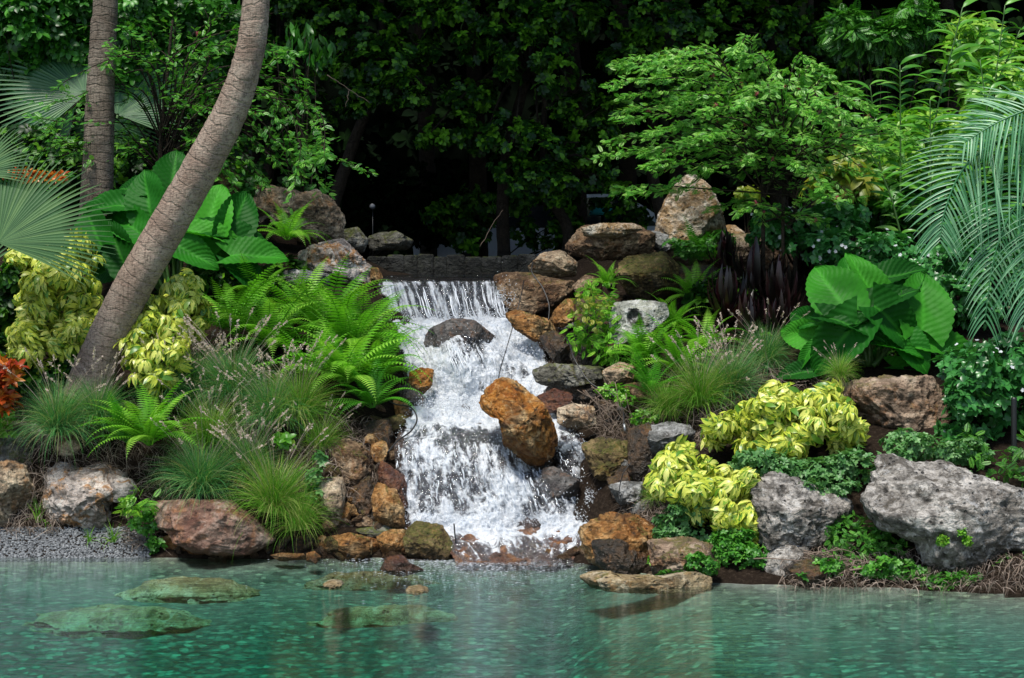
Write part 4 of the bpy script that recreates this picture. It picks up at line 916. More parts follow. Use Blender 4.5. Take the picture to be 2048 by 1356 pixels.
elephant_ear('elephant ear plant with broad green leaves behind the leaning palm trunk', 350, 560, 17.9, [
 (347, 345, 105, .95, 85, .1, .25, .2), (292, 388, 112, .95, 110, -.3, .15, -.1), (262, 375, 80, .8, 150, -.3, .9, .1), (207, 410, 115, .6, 165, -.1, 1.0, .0), (182, 452, 125, .75, 130, -.5, .4, -.2), (200, 425, 95, .5, 200, 0, 1.0, .1),
 (245, 440, 130, .65, 135, -.3, .7, -.1), (228, 485, 110, .8, 120, -.2, .1, -.3), (270, 440, 90, .8, 100, 0, .3, .1), (245, 520, 90, .7, 150, -.4, .3, -.25), (300, 440, 110, .9, 60, 0, .3, .0), (310, 510, 110, .9, 250, 0, .3, .1),
 (420, 425, 125, 1.0, 75, -.1, .15, -.05), (478, 428, 115, .85, 60, .5, .2, .0), (430, 470, 130, .45, -20, 0, 1.3, -.2), (480, 470, 120, .6, 0, .2, 1.1, -.1), (515, 508, 115, .75, 8, 0, .9, -.3), (385, 505, 110, .7, -30, 0, .6, -.3),
 (495, 550, 100, .7, -55, .2, .8, -.35), (395, 450, 100, .9, 130, -.3, .4, .1), (440, 520, 100, .8, -80, 0, .1, .0), (210, 540, 90, .8, 200, -.2, .2, -.1), (360, 400, 90, .9, 90, 0, .3, .2)])

# ------------------------------------------------------------------ grasses
def grass_mesh(n, seed, dense=1.0, wdt=.0035):
    r = np.random.default_rng(seed); k = 7; s = np.linspace(0, 1, k)
    a = r.random(n)*2*np.pi; lean = np.abs(r.normal(size=n))*.42+.12; ln = .65+.45*r.random(n); d = np.stack([np.cos(a), np.sin(a)], 1)
    th = lean[:, None]+s[None]**1.2*(1.15+.75*r.random(n))[:, None]*np.clip(lean*1.6, .35, 1.1)[:, None]
    ds = ln[:, None]/(k-1); hx = np.cumsum(np.sin(th)*ds, 1)-np.sin(th[:, :1])*ds; hz = np.cumsum(np.cos(th)*ds, 1)-np.cos(th[:, :1])*ds
    b0 = r.normal(size=(n, 2))*.07
    path = np.stack([b0[:, :1]+d[:, :1]*hx, b0[:, 1:]+d[:, 1:]*hx, hz], -1); side = np.stack([-d[:, 1], d[:, 0], 0*a], 1)
    side = unit(side+r.normal(size=(n, 3))*.5)
    w = wdt*(1-s**2*.85)[None, :, None]*(.7+.6*r.random(n))[:, None, None]
    V = np.stack([path-side[:, None]*w, path+side[:, None]*w], 2).reshape(-1, 3)
    q = np.array([(2*i, 2*i+1, 2*i+3, 2*i+2) for i in range(k-1)]); Q = (q[None]+np.arange(n)[:, None, None]*2*k).reshape(-1, 4)
    rd = np.clip(r.random(n)**1.6+(np.sqrt((b0**2).sum(1))*1.2), 0, 1)
    return tmpl(V, Q, None, np.stack([np.zeros(n*k*2), np.tile(np.repeat(s, 2), n), np.repeat(rd, 2*k)], 1)), path
def seeds_mesh(n, seed, ln0=1.15):
    r = np.random.default_rng(seed); ts = []
    fl = tmpl([(-.35, 0, 0), (.35, 0, 0), (.25, 1, 0), (-.25, 1, 0)], [(0, 1, 2, 3)])
    for i in range(n):
        a = r.random()*6.28; le = abs(r.normal())*.28+.1; l = ln0*(.8+.45*r.random()); s = np.linspace(0, 1, 7); th = le+s*.5
        path = np.stack([np.cos(a)*np.cumsum(np.sin(th))/7*l, np.sin(a)*np.cumsum(np.sin(th))/7*l, np.cumsum(np.cos(th))/7*l], 1)
        ts.append(tube(path, .0022, 3, False)); T = unit(path[-1]-path[-2]); m = 34; q = r.random(m)
        pos = path[-1]+T*((q-.2)*.15)[:, None]+r.normal(size=(m, 3))*.010*(1.2-q)[:, None]
        ts.append(scatter(fl, pos, unit(T+r.normal(size=(m, 3))*.7), r.normal(size=(m, 3)), .013+.016*r.random(m)))
    return join(ts)
GM = {}
for nm, mt, n_, sd in (('a', 'grassA', 1500, 1), ('b', 'grassB', 1300, 2), ('c', 'grassA', 1100, 3), ('d', 'grassB', 900, 5)):
    t, _ = grass_mesh(n_, sd); GM[nm] = mesh('blades', t, L[mt])
SM = [mesh('inflorescence', seeds_mesh(k, 30+k), L['seed']) for k in (16, 30, 46)]
def tuft(px, py, size_px, v, s, label, Y=None):
    p = hit(px, py) if Y is None else P(px, py, Y); e = empty('grass_tuft', p, label, 'ornamental grass', 'ornamental grass tufts')
    for nm, me in (('blades', GM[v]), ('inflorescence', SM[s] if s is not None else None)):
        if me is None: continue
        o = bpy.data.objects.new(nm, me); COL.objects.link(o); o.parent = e
    k = M(size_px, p[1]); e.scale = (k, k, k); e.rotation_euler = (.12, rng.normal()*.05, rng.random()*6.28); return e
tuft(115, 868, 125, 'a', 0, 'wide blue-green grass tuft furthest left beside the orange shrub', 15.9)
tuft(195, 850, 110, 'a', 1, 'blue-green grass tuft in front of the leaning trunk base', 16.0)
tuft(390, 790, 110, 'a', 1, 'grass tuft with pale seed heads below the right yellow shrub', 16.5)
tuft(470, 800, 130, 'a', 2, 'tallest grass tuft crowned with pinkish seed heads', 16.3)
tuft(545, 850, 120, 'a', 1, 'middle grass tuft with straw among its green blades', 16.0)
tuft(600, 840, 125, 'b', 1, 'yellow-green grass tuft under the drooping ferns', 16.1)
tuft(420, 890, 110, 'b', 1, 'grass tuft right of the lower left fern', 15.9)
tuft(400, 985, 130, 'a', 0, 'grass tuft standing on the red-brown slab', 15.6)
tuft(500, 950, 110, 'c', 2, 'grass tuft with seed heads in the centre of the left bank', 15.8)
tuft(545, 1025, 140, 'b', 0, 'bright arching grass tuft sweeping down to the water', 15.45)
tuft(600, 1060, 100, 'd', None, 'low straw-coloured grass tuft hanging by the striated stone', 15.4)
tuft(330, 800, 95, 'c', 1, 'small grass tuft behind the lower left fern', 16.3)
tuft(640, 900, 85, 'd', 0, 'thin grass tuft on the needle-covered slope', 16.0)
tuft(1400, 815, 120, 'b', 1, 'yellow-green grass tuft left of the largest yellow shrub', 15.8)
tuft(1330, 830, 80, 'd', None, 'short lime grass tuft above the rugged grey rock', 15.8)
tuft(1460, 790, 115, 'a', 1, 'grass tuft with clouds of seed heads right of the ferns', 16.0)
tuft(1530, 735, 100, 'a', 0, 'grass tuft in front of the dark red spiky plants', 16.4)
tuft(1680, 755, 55, 'd', 0, 'tiny grass tuft on top of the square mossy boulder', 15.6)
tuft(1310, 1000, 45, 'd', None, 'tiny lime grass tuft at the edge of the bank twigs', 15.1)
def green_blades(px, py, s, label):
    t, _ = grass_mesh(38, int(px), wdt=.016); p = hit(px, py); e = obj('grass_clump', t, L['limeleaf']); e.location = p; k = M(s, p[1]); e.scale = (k*.8, k*.8, k); tag(e, label, 'grass')
green_blades(78, 1045, 60, 'upright strappy green blades between the left boulders')
green_blades(178, 1085, 38, 'small strappy clump in the gravel')
green_blades(226, 1085, 52, 'broad strappy green clump left of the red-brown slab')

# ------------------------------------------------------------------ palms
def trunk_mesh(pts, rad, ring, amp, n=150, k=40):
    c = curve(pts, n); rad = np.interp(np.linspace(0, 1, n), np.linspace(0, 1, len(rad)), rad); t = tube(c, rad, k, False)
    V = t[0]; cc = np.repeat(c, k, 0); nr = unit(V-cc); s = t[3][:, 1]
    dsp = fbm(V*np.array([9, 9, 14]), 4)*amp+np.sin(s*ring+fbm(V*3, 2)*2)*amp*.10+fbm(V*np.array([40, 40, 60]), 3)*amp*.5
    return (V+nr*dsp[:, None], t[1], t[2], t[3])
def above(px, Y, z): return np.array([(px-CX)/F*Y, Y, z])
def frond_feather(path, Ls, n, mat_name, wid=.0055, droop=.5, spread=(.35, .9), both=True, nrm=(0, -1, .3), seed=0, taper=True):
    """a feather palm frond: rachis and thin leaflets"""
    r = np.random.default_rng(seed); c = curve(path, n); T = unit(np.gradient(c, axis=0)); nrm = unit(np.array(nrm, float)); ts = []
    for i in range(n):
        s = i/(n-1); l = Ls*(.55+.45*math.sin(math.pi*min(1, s*1.1+.12)))*(1-.45*s**3)
        for sd in ((-1, 1) if both else (1,)):
            side = unit(np.cross(T[i], nrm))*sd; d0 = unit(side*spread[1]+T[i]*(spread[0]+.5*s)+nrm*r.normal()*.16+r.normal(size=3)*.05)
            q = np.linspace(0, 1, 7); p = c[i]+d0*(q*l)[:, None]-np.array([0, 0, 1])*(droop*l*q**2.1)[:, None]*(.8+.4*r.random())
            w = wid*np.array([.5, 1, 1, .95, .8, .5, .08]); ts.append(strip(p, w, unit(np.cross(d0, nrm)), .55, nrm)); ts[-1][3][:, 2] = r.random()
    return join(ts), tube(c, np.linspace(.014, .004, n), 6)
def fan_leaf(hub, R_, ang, span, tipn, nrm, seg=38, seed=0, split=.55, wk=1.0):
    """a fan palm blade: pleated segments joined near the hub"""
    r = np.random.default_rng(seed); nrm = unit(np.array(nrm, float)); a0 = math.radians(ang); up = unit(np.array([math.cos(a0), 0, math.sin(a0)])); up = unit(up-nrm*(up@nrm)); rt = np.cross(up, nrm); ts = []
    for i in range(seg):
        f = (i+.5)/seg-.5; a = f*math.radians(span); d = up*math.cos(a)+rt*math.sin(a); l = R_*(1-.22*abs(f*2)**2)*(.94+.1*r.random())
        q = np.array([.02, .2, .4, .55, .7, .85, 1.0]); p = hub+d*(q*l)[:, None]-np.array([0, 0, 1])*(.16*l*np.clip(q-.45, 0, 1)**1.6)[:, None]+nrm*(-.10*l*q**2)[:, None]
        half = math.radians(span)/seg/2; w = np.where(q < split, q*l*half*1.04, np.interp(q, [split, 1], [split*l*half, .002]))*wk
        ts.append(strip(p, w, unit(np.cross(nrm, d)), .55*(1 if i % 1 == 0 else -1), nrm)); ts[-1][3][:, 2] = r.random()
    return join(ts)
# leaning trunk
base = P(195, 790, 16.35); base[2] = ground_z(base[0], base[1])-.15
pts = [P(168, 800, 16.4), P(205, 700, 16.4), P(262, 580, 16.35), P(328, 465, 16.3), P(402, 335, 16.2), P(462, 220, 16.1), P(498, 110, 16.0), P(512, 0, 15.95), above(516, 15.9, 5.6), above(560, 15.8, 8.5), above(640, 15.8, 11.5)]
e = empty('palm_tree', pts[0], 'leaning palm with curved brown trunk crossing the left of the scene', 'palm tree')
obj('trunk', shift(trunk_mesh(pts, [M(x*.92, 16.2) for x in (52, 44, 42, 41, 40, 36, 31, 29, 28, 27, 26)], 55, .010), pts[0]), B_palm, e)
top = pts[-1]
for i in range(11):
    a = i*2*math.pi/11; d = np.array([math.cos(a), math.sin(a), 0]); t_, s_ = frond_feather([top, top+d*.8+[0, 0, .5], top+d*1.7+[0, 0, .45], top+d*2.5+[0, 0, -.3]], .5, 34, 'silver', .012, .4, nrm=(0, 0, 1), seed=i)
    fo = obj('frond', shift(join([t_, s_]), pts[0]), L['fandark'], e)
pts = [P(190, 470, 18.6), P(196, 330, 18.6), P(201, 180, 18.6), P(207, 60, 18.6), above(212, 18.6, 5.6), above(216, 18.6, 11.5)]
e = empty('palm_tree', pts[0], 'upright grey palm trunk with horizontal ring scars on the left', 'palm tree')
obj('trunk', shift(trunk_mesh(pts, [M(x, 18.6) for x in (34, 31, 28, 26, 24, 23)], 90, .006), pts[0]), B_grey, e)
top = pts[-1]
for i in range(11):
    a = i*2*math.pi/11+.2; d = np.array([math.cos(a), math.sin(a), 0]); t_, s_ = frond_feather([top, top+d*.9+[0, 0, .6], top+d*1.9+[0, 0, .5], top+d*2.8+[0, 0, -.4]], .55, 34, 'silver', .012, .4, nrm=(0, 0, 1), seed=i+20)
    obj('frond', shift(join([t_, s_]), pts[0]), L['fandark'], e)
# fan palms
def fan_palm(label, basep, leaves, mat):
    e = empty('fan_palm', basep, label, 'palm')
    for i, (hx, hy, Rp, ang, span, nr, Y) in enumerate(leaves):
        hub = P(hx, hy, Y); f = obj('frond', shift(fan_leaf(hub, M(Rp, Y), ang, span, 0, nr, seed=int(hx)+i+500), basep), mat, e)
        obj('petiole', shift(tube(curve([basep, (np.array(basep)+hub)/2+[0, .05, .1], hub], 10), np.linspace(.02, .012, 10), 6), basep), B_stem, f)
    return e
bp = P(-70, 640, 15.9); bp[2] = ground_z(bp[0], bp[1])
fan_palm('grey-green fan palm leaf spreading in from the left edge', bp, [(-4, 486, 245, 40, 122, (.15, -1, .35), 15.7), (-50, 350, 130, 70, 150, (-.1, -1, .3), 15.9), (-60, 560, 150, 140, 200, (0, -1, .3), 15.9)], L['fan'])
bp = P(215, 330, 20.5); bp[2] = ground_z(bp[0], bp[1])
fan_palm('shaded fan palm behind the upright grey palm trunk', bp, [(170, 190, 215, 150, 150, (.1, -1, .4), 20.3), (235, 230, 180, 60, 160, (0, -1, .3), 20.4), (150, 215, 150, 200, 120, (0, -1, .1), 20.3), (260, 160, 160, 75, 140, (0, -1, .5), 20.6), (215, 240, 130, 270, 200, (0, -1, -.2), 20.4)], L['fandark'])
# silver feather palm entering from the right
bp = P(2190, 700, 15.8); bp[2] = ground_z(bp[0], bp[1])
e = empty('feather_palm', bp, 'silvery feather palm arching in from the right edge', 'palm')
Ys = 15.4
for i, (path, Lp, n, dr, nr) in enumerate([
    ([(2190, 260), (2080, 250), (1990, 285), (1925, 340), (1890, 420), (1880, 480)], 185, 46, .35, (0, -1, .25)),
    ([(2190, 330), (2120, 340), (2050, 390), (2010, 450), (1985, 530), (1970, 640)], 165, 42, .55, (.2, -1, .2)),
    ([(2190, 230), (2110, 200), (2040, 225), (1985, 250), (1930, 285)], 150, 34, .25, (0, -1, .6))
    ,([(2200, 420), (2130, 430), (2085, 480), (2060, 560), (2045, 650)], 150, 36, .7, (.3, -1, .1))
    ]):
    pp = [bp+(P(path[0][0], path[0][1], Ys)-bp)*.6+[.25, 0, 0]]+[P(a, b, Ys-.05*i) for a, b in path]; t_, s_ = frond_feather(pp[1:], M(Lp*.9, Ys), n, 'silver', .0085, dr, nrm=nr, seed=i+50)
    f = obj('frond', shift(t_, bp), L['silver'], e); obj('midrib', shift(s_, bp), L['silver'], f)
    obj('petiole', shift(tube(curve([bp, pp[0], pp[1]], 12), .016, 6), bp), B_stem, f)
# ------------------------------------------------------------------ feathery trees built branch by branch
def feathery(label, trunks, branches, mat, n_spr, size, flowers=0, spread=.06, seed=0, droop=.4):
    """trunks: list of (pts, r0, r1); branches: list of world polylines"""
    global rng
    base = np.array(trunks[0][0][0]); e = empty('feathery_tree', base, label, 'tree')
    for pts, r0, r1 in trunks: obj('trunk', shift(tube(curve(pts, 24), np.linspace(r0, r1, 24)*(1+.08*np.sin(np.arange(24))), 10), base), B_dark, e)
    bt, ft, fl = [], [], []; tot = sum(np.linalg.norm(np.diff(b, axis=0), axis=1).sum() for b in branches)
    for b in branches:
        c = curve(b, 26); ln = np.linalg.norm(np.diff(c, axis=0), axis=1).sum(); bt.append(tube(c, np.linspace(.009, .0018, 26), 4, False))
        m = max(6, int(n_spr*ln/tot)); s = .12+.88*rng.random(m)**.8; k = (s*25).astype(int).clip(0, 24); p = c[k]+(c[k+1]-c[k])*((s*25-k).clip(0, 1))[:, None]
        T = unit(c[k+1]-c[k]); sd = unit(np.cross(T, Z3)+1e-6)*np.where(rng.random(m) < .5, -1, 1)[:, None]
        off = rng.random(m)*spread; y = unit(sd*.8+T*.75+rng.normal(size=(m, 3))*.3-Z3*droop*rng.random(m)[:, None]*.7)
        ft.append(scatter(sprig, p+y*off[:, None]*.6+rng.normal(size=(m, 3))*spread*.22, y, unit(Z3+rng.normal(size=(m, 3))*.35+np.array([0, -.35, 0])), size*(.6+.6*rng.random(m)), rnd=rng.random(m)))
        if flowers and rng.random() < flowers:
            q = c[rng.integers(8, 25)]+rng.normal(size=3)*.02; a = 26; d = unit(rng.normal(size=(a, 3))+[0, -.3, .5])
            fl.append(scatter(tmpl([(-.10, 0, 0), (.10, 0, 0), (.05, 1, 0), (-.05, 1, 0)], [(0, 1, 2, 3)]), np.repeat([q], a, 0), d, rng.normal(size=(a, 3)), .028))
    obj('branch', shift(join(bt), base), B_dark, e); obj('crown', shift(join(ft), base), mat, e)
    for q in fl: obj('blossom', shift(q, base), L['pink'], e)
    return e
def PL(s, Y, dy=0):
    v = pl(s); n = len(v); return [P(a, b, Y+dy*i/max(1, n-1)) for i, (a, b) in enumerate(v)]
# left tree: explicit arching sprays
br = [PL(s, 19.2, d) for s, d in (
 ('330,330 420,170 520,150 590,185 635,260 655,345', -.8), ('330,330 430,200 530,190 590,240 625,320 640,380', -.9), ('330,300 400,230 500,230 560,285 600,345', -.7),
 ('330,330 400,250 480,260 540,310 580,360', -.6), ('330,320 410,280 470,290 510,340 530,372', -.5), ('325,280 370,150 440,100 520,95 590,130', -.6), ('325,280 350,160 300,110 230,100', -.9),
 ('325,260 300,150 240,150 160,190 90,210', -1.0), ('325,280 270,190 190,180 120,240 60,290', -1.0), ('320,330 260,240 180,260 100,280', -.9), ('320,330 250,270 160,300 90,320', -.8),
 ('330,330 340,200 350,100 345,20', -.2), ('330,260 390,140 470,60 560,20', -.3), ('330,260 380,100 430,40 470,-20', -.3), ('325,250 290,120 250,60 200,20', -.5), ('325,330 370,260 430,330 470,365', -.6),
 ('330,300 420,200 560,200 600,290 610,330', -1.1), ('325,340 280,300 220,310 150,330', -.9), ('330,280 400,190 460,180 500,200', -1.0), ('330,240 370,210 410,215 440,240', -1.0), ('330,350 380,300 430,310 450,340', -.6))]
br2 = []
for b in br:
    br2.append(b)
    for j in range(2): br2.append([np.array(p)+np.array([rng.normal()*.04, rng.normal()*.12, rng.normal()*.03])*(1+i) for i, p in enumerate(b)])
tr = P(325, 440, 19.2); tr[2] = ground_z(tr[0], tr[1])
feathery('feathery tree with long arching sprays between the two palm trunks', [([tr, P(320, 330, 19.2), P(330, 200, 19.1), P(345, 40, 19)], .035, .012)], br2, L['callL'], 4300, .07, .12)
# right tree
rb = [P(1526, 560, 17.6), P(1570, 560, 17.6), P(1590, 560, 17.7)]
for p in rb: p[2] = ground_z(p[0], p[1])
ends = [(1215, 185), (1230, 150), (1205, 285), (1245, 375), (1290, 335), (1240, 240), (1300, 145), (1340, 220), (1380, 170), (1300, 265), (1350, 300), (1400, 340), (1330, 350), (1475, 120), (1500, 130), (1440, 180), (1520, 165), (1560, 195), (1600, 175), (1640, 160),
        (1690, 190), (1740, 230), (1780, 260), (1800, 300), (1760, 330), (1700, 300), (1660, 260), (1620, 250), (1580, 260), (1540, 240), (1480, 230), (1430, 250), (1400, 290), (1460, 310), (1500, 340), (1680, 350), (1740, 380), (1640, 380), (1600, 340), (1560, 330),
        (1470, 410), (1440, 420), (1510, 430), (1640, 440), (1690, 420), (1380, 240), (1270, 300), (1320, 180), (1715, 210), (1665, 215), (1770, 290), (1480, 160), (1400, 205), (1630, 300), (1550, 290), (1490, 270)]
br = []
for i, (x, y) in enumerate(ends):
    for j in range(2):
        x2, y2 = x+rng.normal()*16, y+rng.normal()*14; ty = rng.uniform(300, 400) if y < 400 else rng.uniform(420, 470); s = rng.choice([1530, 1575, 1590]); dy = rng.uniform(-1.1, .6)
        if y < 400: br.append([P(s, ty, 17.6), P(s+(x2-s)*.45, min(ty, y2)-rng.uniform(0, 35)+10, 17.6+dy*.5), P(s+(x2-s)*.8, y2-12, 17.6+dy*.85), P(x2, y2, 17.6+dy)])
        else: br.append([P(s, ty, 17.6), P((s+x2)/2, y2-15, 17.5+dy*.5), P(x2, y2, 17.6+dy)])
feathery('feathery tree with pink blossoms and dark stems right of the waterfall', [([rb[0], P(1526, 400, 17.6), P(1522, 300, 17.6), P(1500, 150, 17.6)], .024, .008), ([rb[1], P(1566, 420, 17.6), P(1580, 330, 17.6), P(1640, 220, 17.5)], .022, .007), ([rb[2], P(1590, 420, 17.7), P(1575, 330, 17.6), P(1420, 240, 17.4)], .024, .007)], br, L['callR'], 11000, .068, .30)

# ------------------------------------------------------------------ shrubs and background trees
def bgtree(label, blobs, n, size, mat, trunk_px, Yt, t=None, tr=.09, cat='tree', up=.7, name='broadleaf_tree', **kw):
    blobs = lumpy(blobs); b = P(trunk_px, 480, Yt); b[2] = ground_z(b[0], b[1]); e = empty(name, b, label, cat)
    obj('crown', shift(blob_leaves(t or ros, blobs, int(n*3.0), size*.82, up=up, clump=.10, shell=.2, **kw), b), mat, e)
    c0 = P(blobs[0][0], blobs[0][1], Yt); p = curve([b, (b+c0)/2+[rng.normal()*.1, 0, 0], c0, c0+[0, 0, 1.2]], 22)
    obj('trunk', shift(trunk_mesh([b, (b+c0)/2+[rng.normal()*.1, 0, 0], c0, c0+np.array([0, 0, 1.2])], [tr, tr*.8, tr*.6, tr*.3], 20, .008, 40, 12), b), B_dark, e)
    ts = []
    for bl in blobs[::5]:
        q = P(bl[0], bl[1], bl[4]); ts.append(tube(curve([c0-[0, 0, .3], (c0+q)/2+[0, 0, .15], q], 10), np.linspace(tr*.35, .008, 10), 6))
    obj('limb', shift(join(ts), b), B_dark, e); return e
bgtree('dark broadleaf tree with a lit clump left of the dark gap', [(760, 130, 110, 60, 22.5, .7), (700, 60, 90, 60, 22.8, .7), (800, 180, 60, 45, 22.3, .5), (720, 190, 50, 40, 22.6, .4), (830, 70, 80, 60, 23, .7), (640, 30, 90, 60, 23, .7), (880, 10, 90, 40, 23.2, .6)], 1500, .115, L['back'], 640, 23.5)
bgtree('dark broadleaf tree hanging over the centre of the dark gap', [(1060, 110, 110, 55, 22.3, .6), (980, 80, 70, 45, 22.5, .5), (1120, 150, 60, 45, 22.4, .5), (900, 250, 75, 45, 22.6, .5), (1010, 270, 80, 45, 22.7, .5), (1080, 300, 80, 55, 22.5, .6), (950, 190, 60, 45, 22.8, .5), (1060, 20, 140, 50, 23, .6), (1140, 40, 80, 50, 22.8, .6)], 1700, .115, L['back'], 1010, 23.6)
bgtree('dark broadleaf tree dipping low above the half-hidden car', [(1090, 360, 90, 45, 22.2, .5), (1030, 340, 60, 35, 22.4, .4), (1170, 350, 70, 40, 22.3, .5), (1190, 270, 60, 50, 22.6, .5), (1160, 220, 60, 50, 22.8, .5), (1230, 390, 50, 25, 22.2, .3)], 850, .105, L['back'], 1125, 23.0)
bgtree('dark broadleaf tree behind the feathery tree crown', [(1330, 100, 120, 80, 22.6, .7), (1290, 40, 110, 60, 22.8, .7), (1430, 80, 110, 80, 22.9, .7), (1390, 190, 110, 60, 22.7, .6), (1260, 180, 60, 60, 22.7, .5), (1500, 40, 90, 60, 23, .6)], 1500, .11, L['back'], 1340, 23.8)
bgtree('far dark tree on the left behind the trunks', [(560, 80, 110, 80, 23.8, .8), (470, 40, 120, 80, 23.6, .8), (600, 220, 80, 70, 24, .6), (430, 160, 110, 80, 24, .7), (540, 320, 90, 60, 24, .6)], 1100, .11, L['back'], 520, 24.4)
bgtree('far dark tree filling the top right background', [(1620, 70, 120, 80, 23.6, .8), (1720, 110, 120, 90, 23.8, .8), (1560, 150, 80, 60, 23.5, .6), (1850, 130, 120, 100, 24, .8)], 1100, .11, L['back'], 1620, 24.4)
shrub('leafy_shrub', 'dark thicket hiding most of the car beyond the retaining wall', 'shrub', [(930, 440, 80, 60, 24.6, .5), (1060, 470, 45, 28, 24.4, .4), (1130, 450, 40, 60, 24.4, .4), (1260, 440, 50, 60, 24.4, .4), (1180, 480, 60, 22, 24.2, .3), (1010, 400, 60, 30, 24.4, .4), (1120, 395, 60, 22, 24.3, .3), (1230, 400, 60, 22, 24.3, .3)], ros, 1000, .10, L['back'], shell=.4)
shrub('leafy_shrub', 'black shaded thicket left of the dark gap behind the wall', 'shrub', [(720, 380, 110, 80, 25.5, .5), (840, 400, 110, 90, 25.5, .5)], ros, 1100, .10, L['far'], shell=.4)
# overhead canopy, above the frame, that shades the gap
for i, (px, Y, z) in enumerate([(450, 22.5, 8.2), (900, 21.5, 7.6), (1200, 22, 7.8), (1500, 23, 8.2), (1850, 24, 8.4), (800, 25, 8.6), (1300, 26, 8.8), (1100, 24, 8.2), (150, 24, 8.4)]):
    c = above(px, Y, z); b = above(px+60, 25.5+(i % 3)*.7, 0); b[2] = ground_z(b[0], b[1])
    e = empty('shade_tree', b, ['tall shade tree behind the left palms', 'tall shade tree above the upper fall', 'tall shade tree above the right rock stack', 'tall shade tree behind the pointed boulder', 'tall shade tree above the cane plants', 'rear shade tree left of the dark gap', 'rear shade tree behind the half-hidden car', 'shade tree in the middle of the dark gap', 'shade tree at the far left'][i], 'tree')
    n = 2600; d = unit(rng.normal(size=(n, 3))); p = c+d*np.array([1.9, 1.9, .9])*(.45+.6*rng.random(n))[:, None]
    obj('crown', shift(scatter(ros, p, unit(rng.normal(size=(n, 3))), unit(rng.normal(size=(n, 3))*.5+Z3), .26), b), L['back'], e)
    obj('trunk', shift(trunk_mesh([b, b*.5+c*.5+[.1, 0, 0], c], [.13, .1, .05], 15, .01, 50, 14), b), B_dark, e)
# far wood closing the view
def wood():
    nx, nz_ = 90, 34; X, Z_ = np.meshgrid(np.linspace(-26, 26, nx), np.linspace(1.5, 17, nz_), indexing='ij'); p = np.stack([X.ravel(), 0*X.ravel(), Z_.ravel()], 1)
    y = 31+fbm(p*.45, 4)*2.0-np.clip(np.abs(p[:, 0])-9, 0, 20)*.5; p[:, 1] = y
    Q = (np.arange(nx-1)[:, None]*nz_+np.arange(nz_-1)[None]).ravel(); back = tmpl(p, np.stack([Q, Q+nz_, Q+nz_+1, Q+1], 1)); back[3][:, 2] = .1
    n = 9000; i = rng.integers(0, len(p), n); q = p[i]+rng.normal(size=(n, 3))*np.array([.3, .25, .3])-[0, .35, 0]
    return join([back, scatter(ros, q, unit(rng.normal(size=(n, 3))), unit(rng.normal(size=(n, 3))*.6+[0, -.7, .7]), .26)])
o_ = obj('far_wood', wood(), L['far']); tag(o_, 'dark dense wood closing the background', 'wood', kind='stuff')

# left background foliage
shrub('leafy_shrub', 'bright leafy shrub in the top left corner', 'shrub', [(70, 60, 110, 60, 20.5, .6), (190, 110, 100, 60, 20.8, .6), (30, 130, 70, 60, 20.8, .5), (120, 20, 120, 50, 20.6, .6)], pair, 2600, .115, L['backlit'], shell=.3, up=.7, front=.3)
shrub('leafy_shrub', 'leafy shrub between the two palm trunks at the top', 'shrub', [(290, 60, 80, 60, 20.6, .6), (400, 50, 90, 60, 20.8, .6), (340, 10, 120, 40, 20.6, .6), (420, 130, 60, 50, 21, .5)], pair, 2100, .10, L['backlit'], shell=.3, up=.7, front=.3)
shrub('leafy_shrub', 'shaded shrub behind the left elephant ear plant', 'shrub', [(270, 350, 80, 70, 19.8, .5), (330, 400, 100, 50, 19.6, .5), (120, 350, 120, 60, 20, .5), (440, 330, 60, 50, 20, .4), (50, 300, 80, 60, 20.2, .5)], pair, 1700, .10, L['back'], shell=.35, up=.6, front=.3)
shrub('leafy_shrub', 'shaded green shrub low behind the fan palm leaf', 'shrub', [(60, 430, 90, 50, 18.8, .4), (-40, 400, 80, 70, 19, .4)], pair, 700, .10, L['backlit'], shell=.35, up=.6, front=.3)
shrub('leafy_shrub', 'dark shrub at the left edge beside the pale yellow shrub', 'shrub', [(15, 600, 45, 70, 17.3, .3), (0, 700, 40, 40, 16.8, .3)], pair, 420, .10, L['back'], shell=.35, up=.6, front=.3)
shrub('croton', 'flame orange leafed shrub at the left edge above the mossy rock', 'shrub', [(5, 775, 34, 50, 15.9, .2), (-30, 800, 40, 50, 15.9, .2)], rosette(7, lf_long, .9), 120, .15, L['croton'], base=P(-10, 840, 15.95), stem_n=5, shell=.3, up=1.2, front=.4)
shrub('croton', 'orange leafed shrub glimpsed behind the fan palm leaf', 'shrub', [(50, 352, 50, 10, 19.0, .15), (120, 354, 25, 7, 19.0, .15)], rosette(7, lf_long, .9), 90, .09, L['croton'], stem_n=5, shell=.4, up=1.0, front=.4)
shrub('drooping_shrub', 'hanging grey-green leaves right of the leaning trunk at the top', 'shrub', [(600, 80, 60, 40, 19.5, .3), (640, 90, 35, 30, 19.5, .2)], lf_long, 110, .19, L['backlit'], shell=.5, up=0, hang=2.2, jitter=.8, r0=.01)
shrub('leafy_shrub', 'low green weeds behind the pitted brown boulder', 'shrub', [(490, 380, 50, 25, 19.4, .3), (600, 370, 30, 12, 19.6, .2)], pair, 160, .08, L['backlit'], stem_n=4)
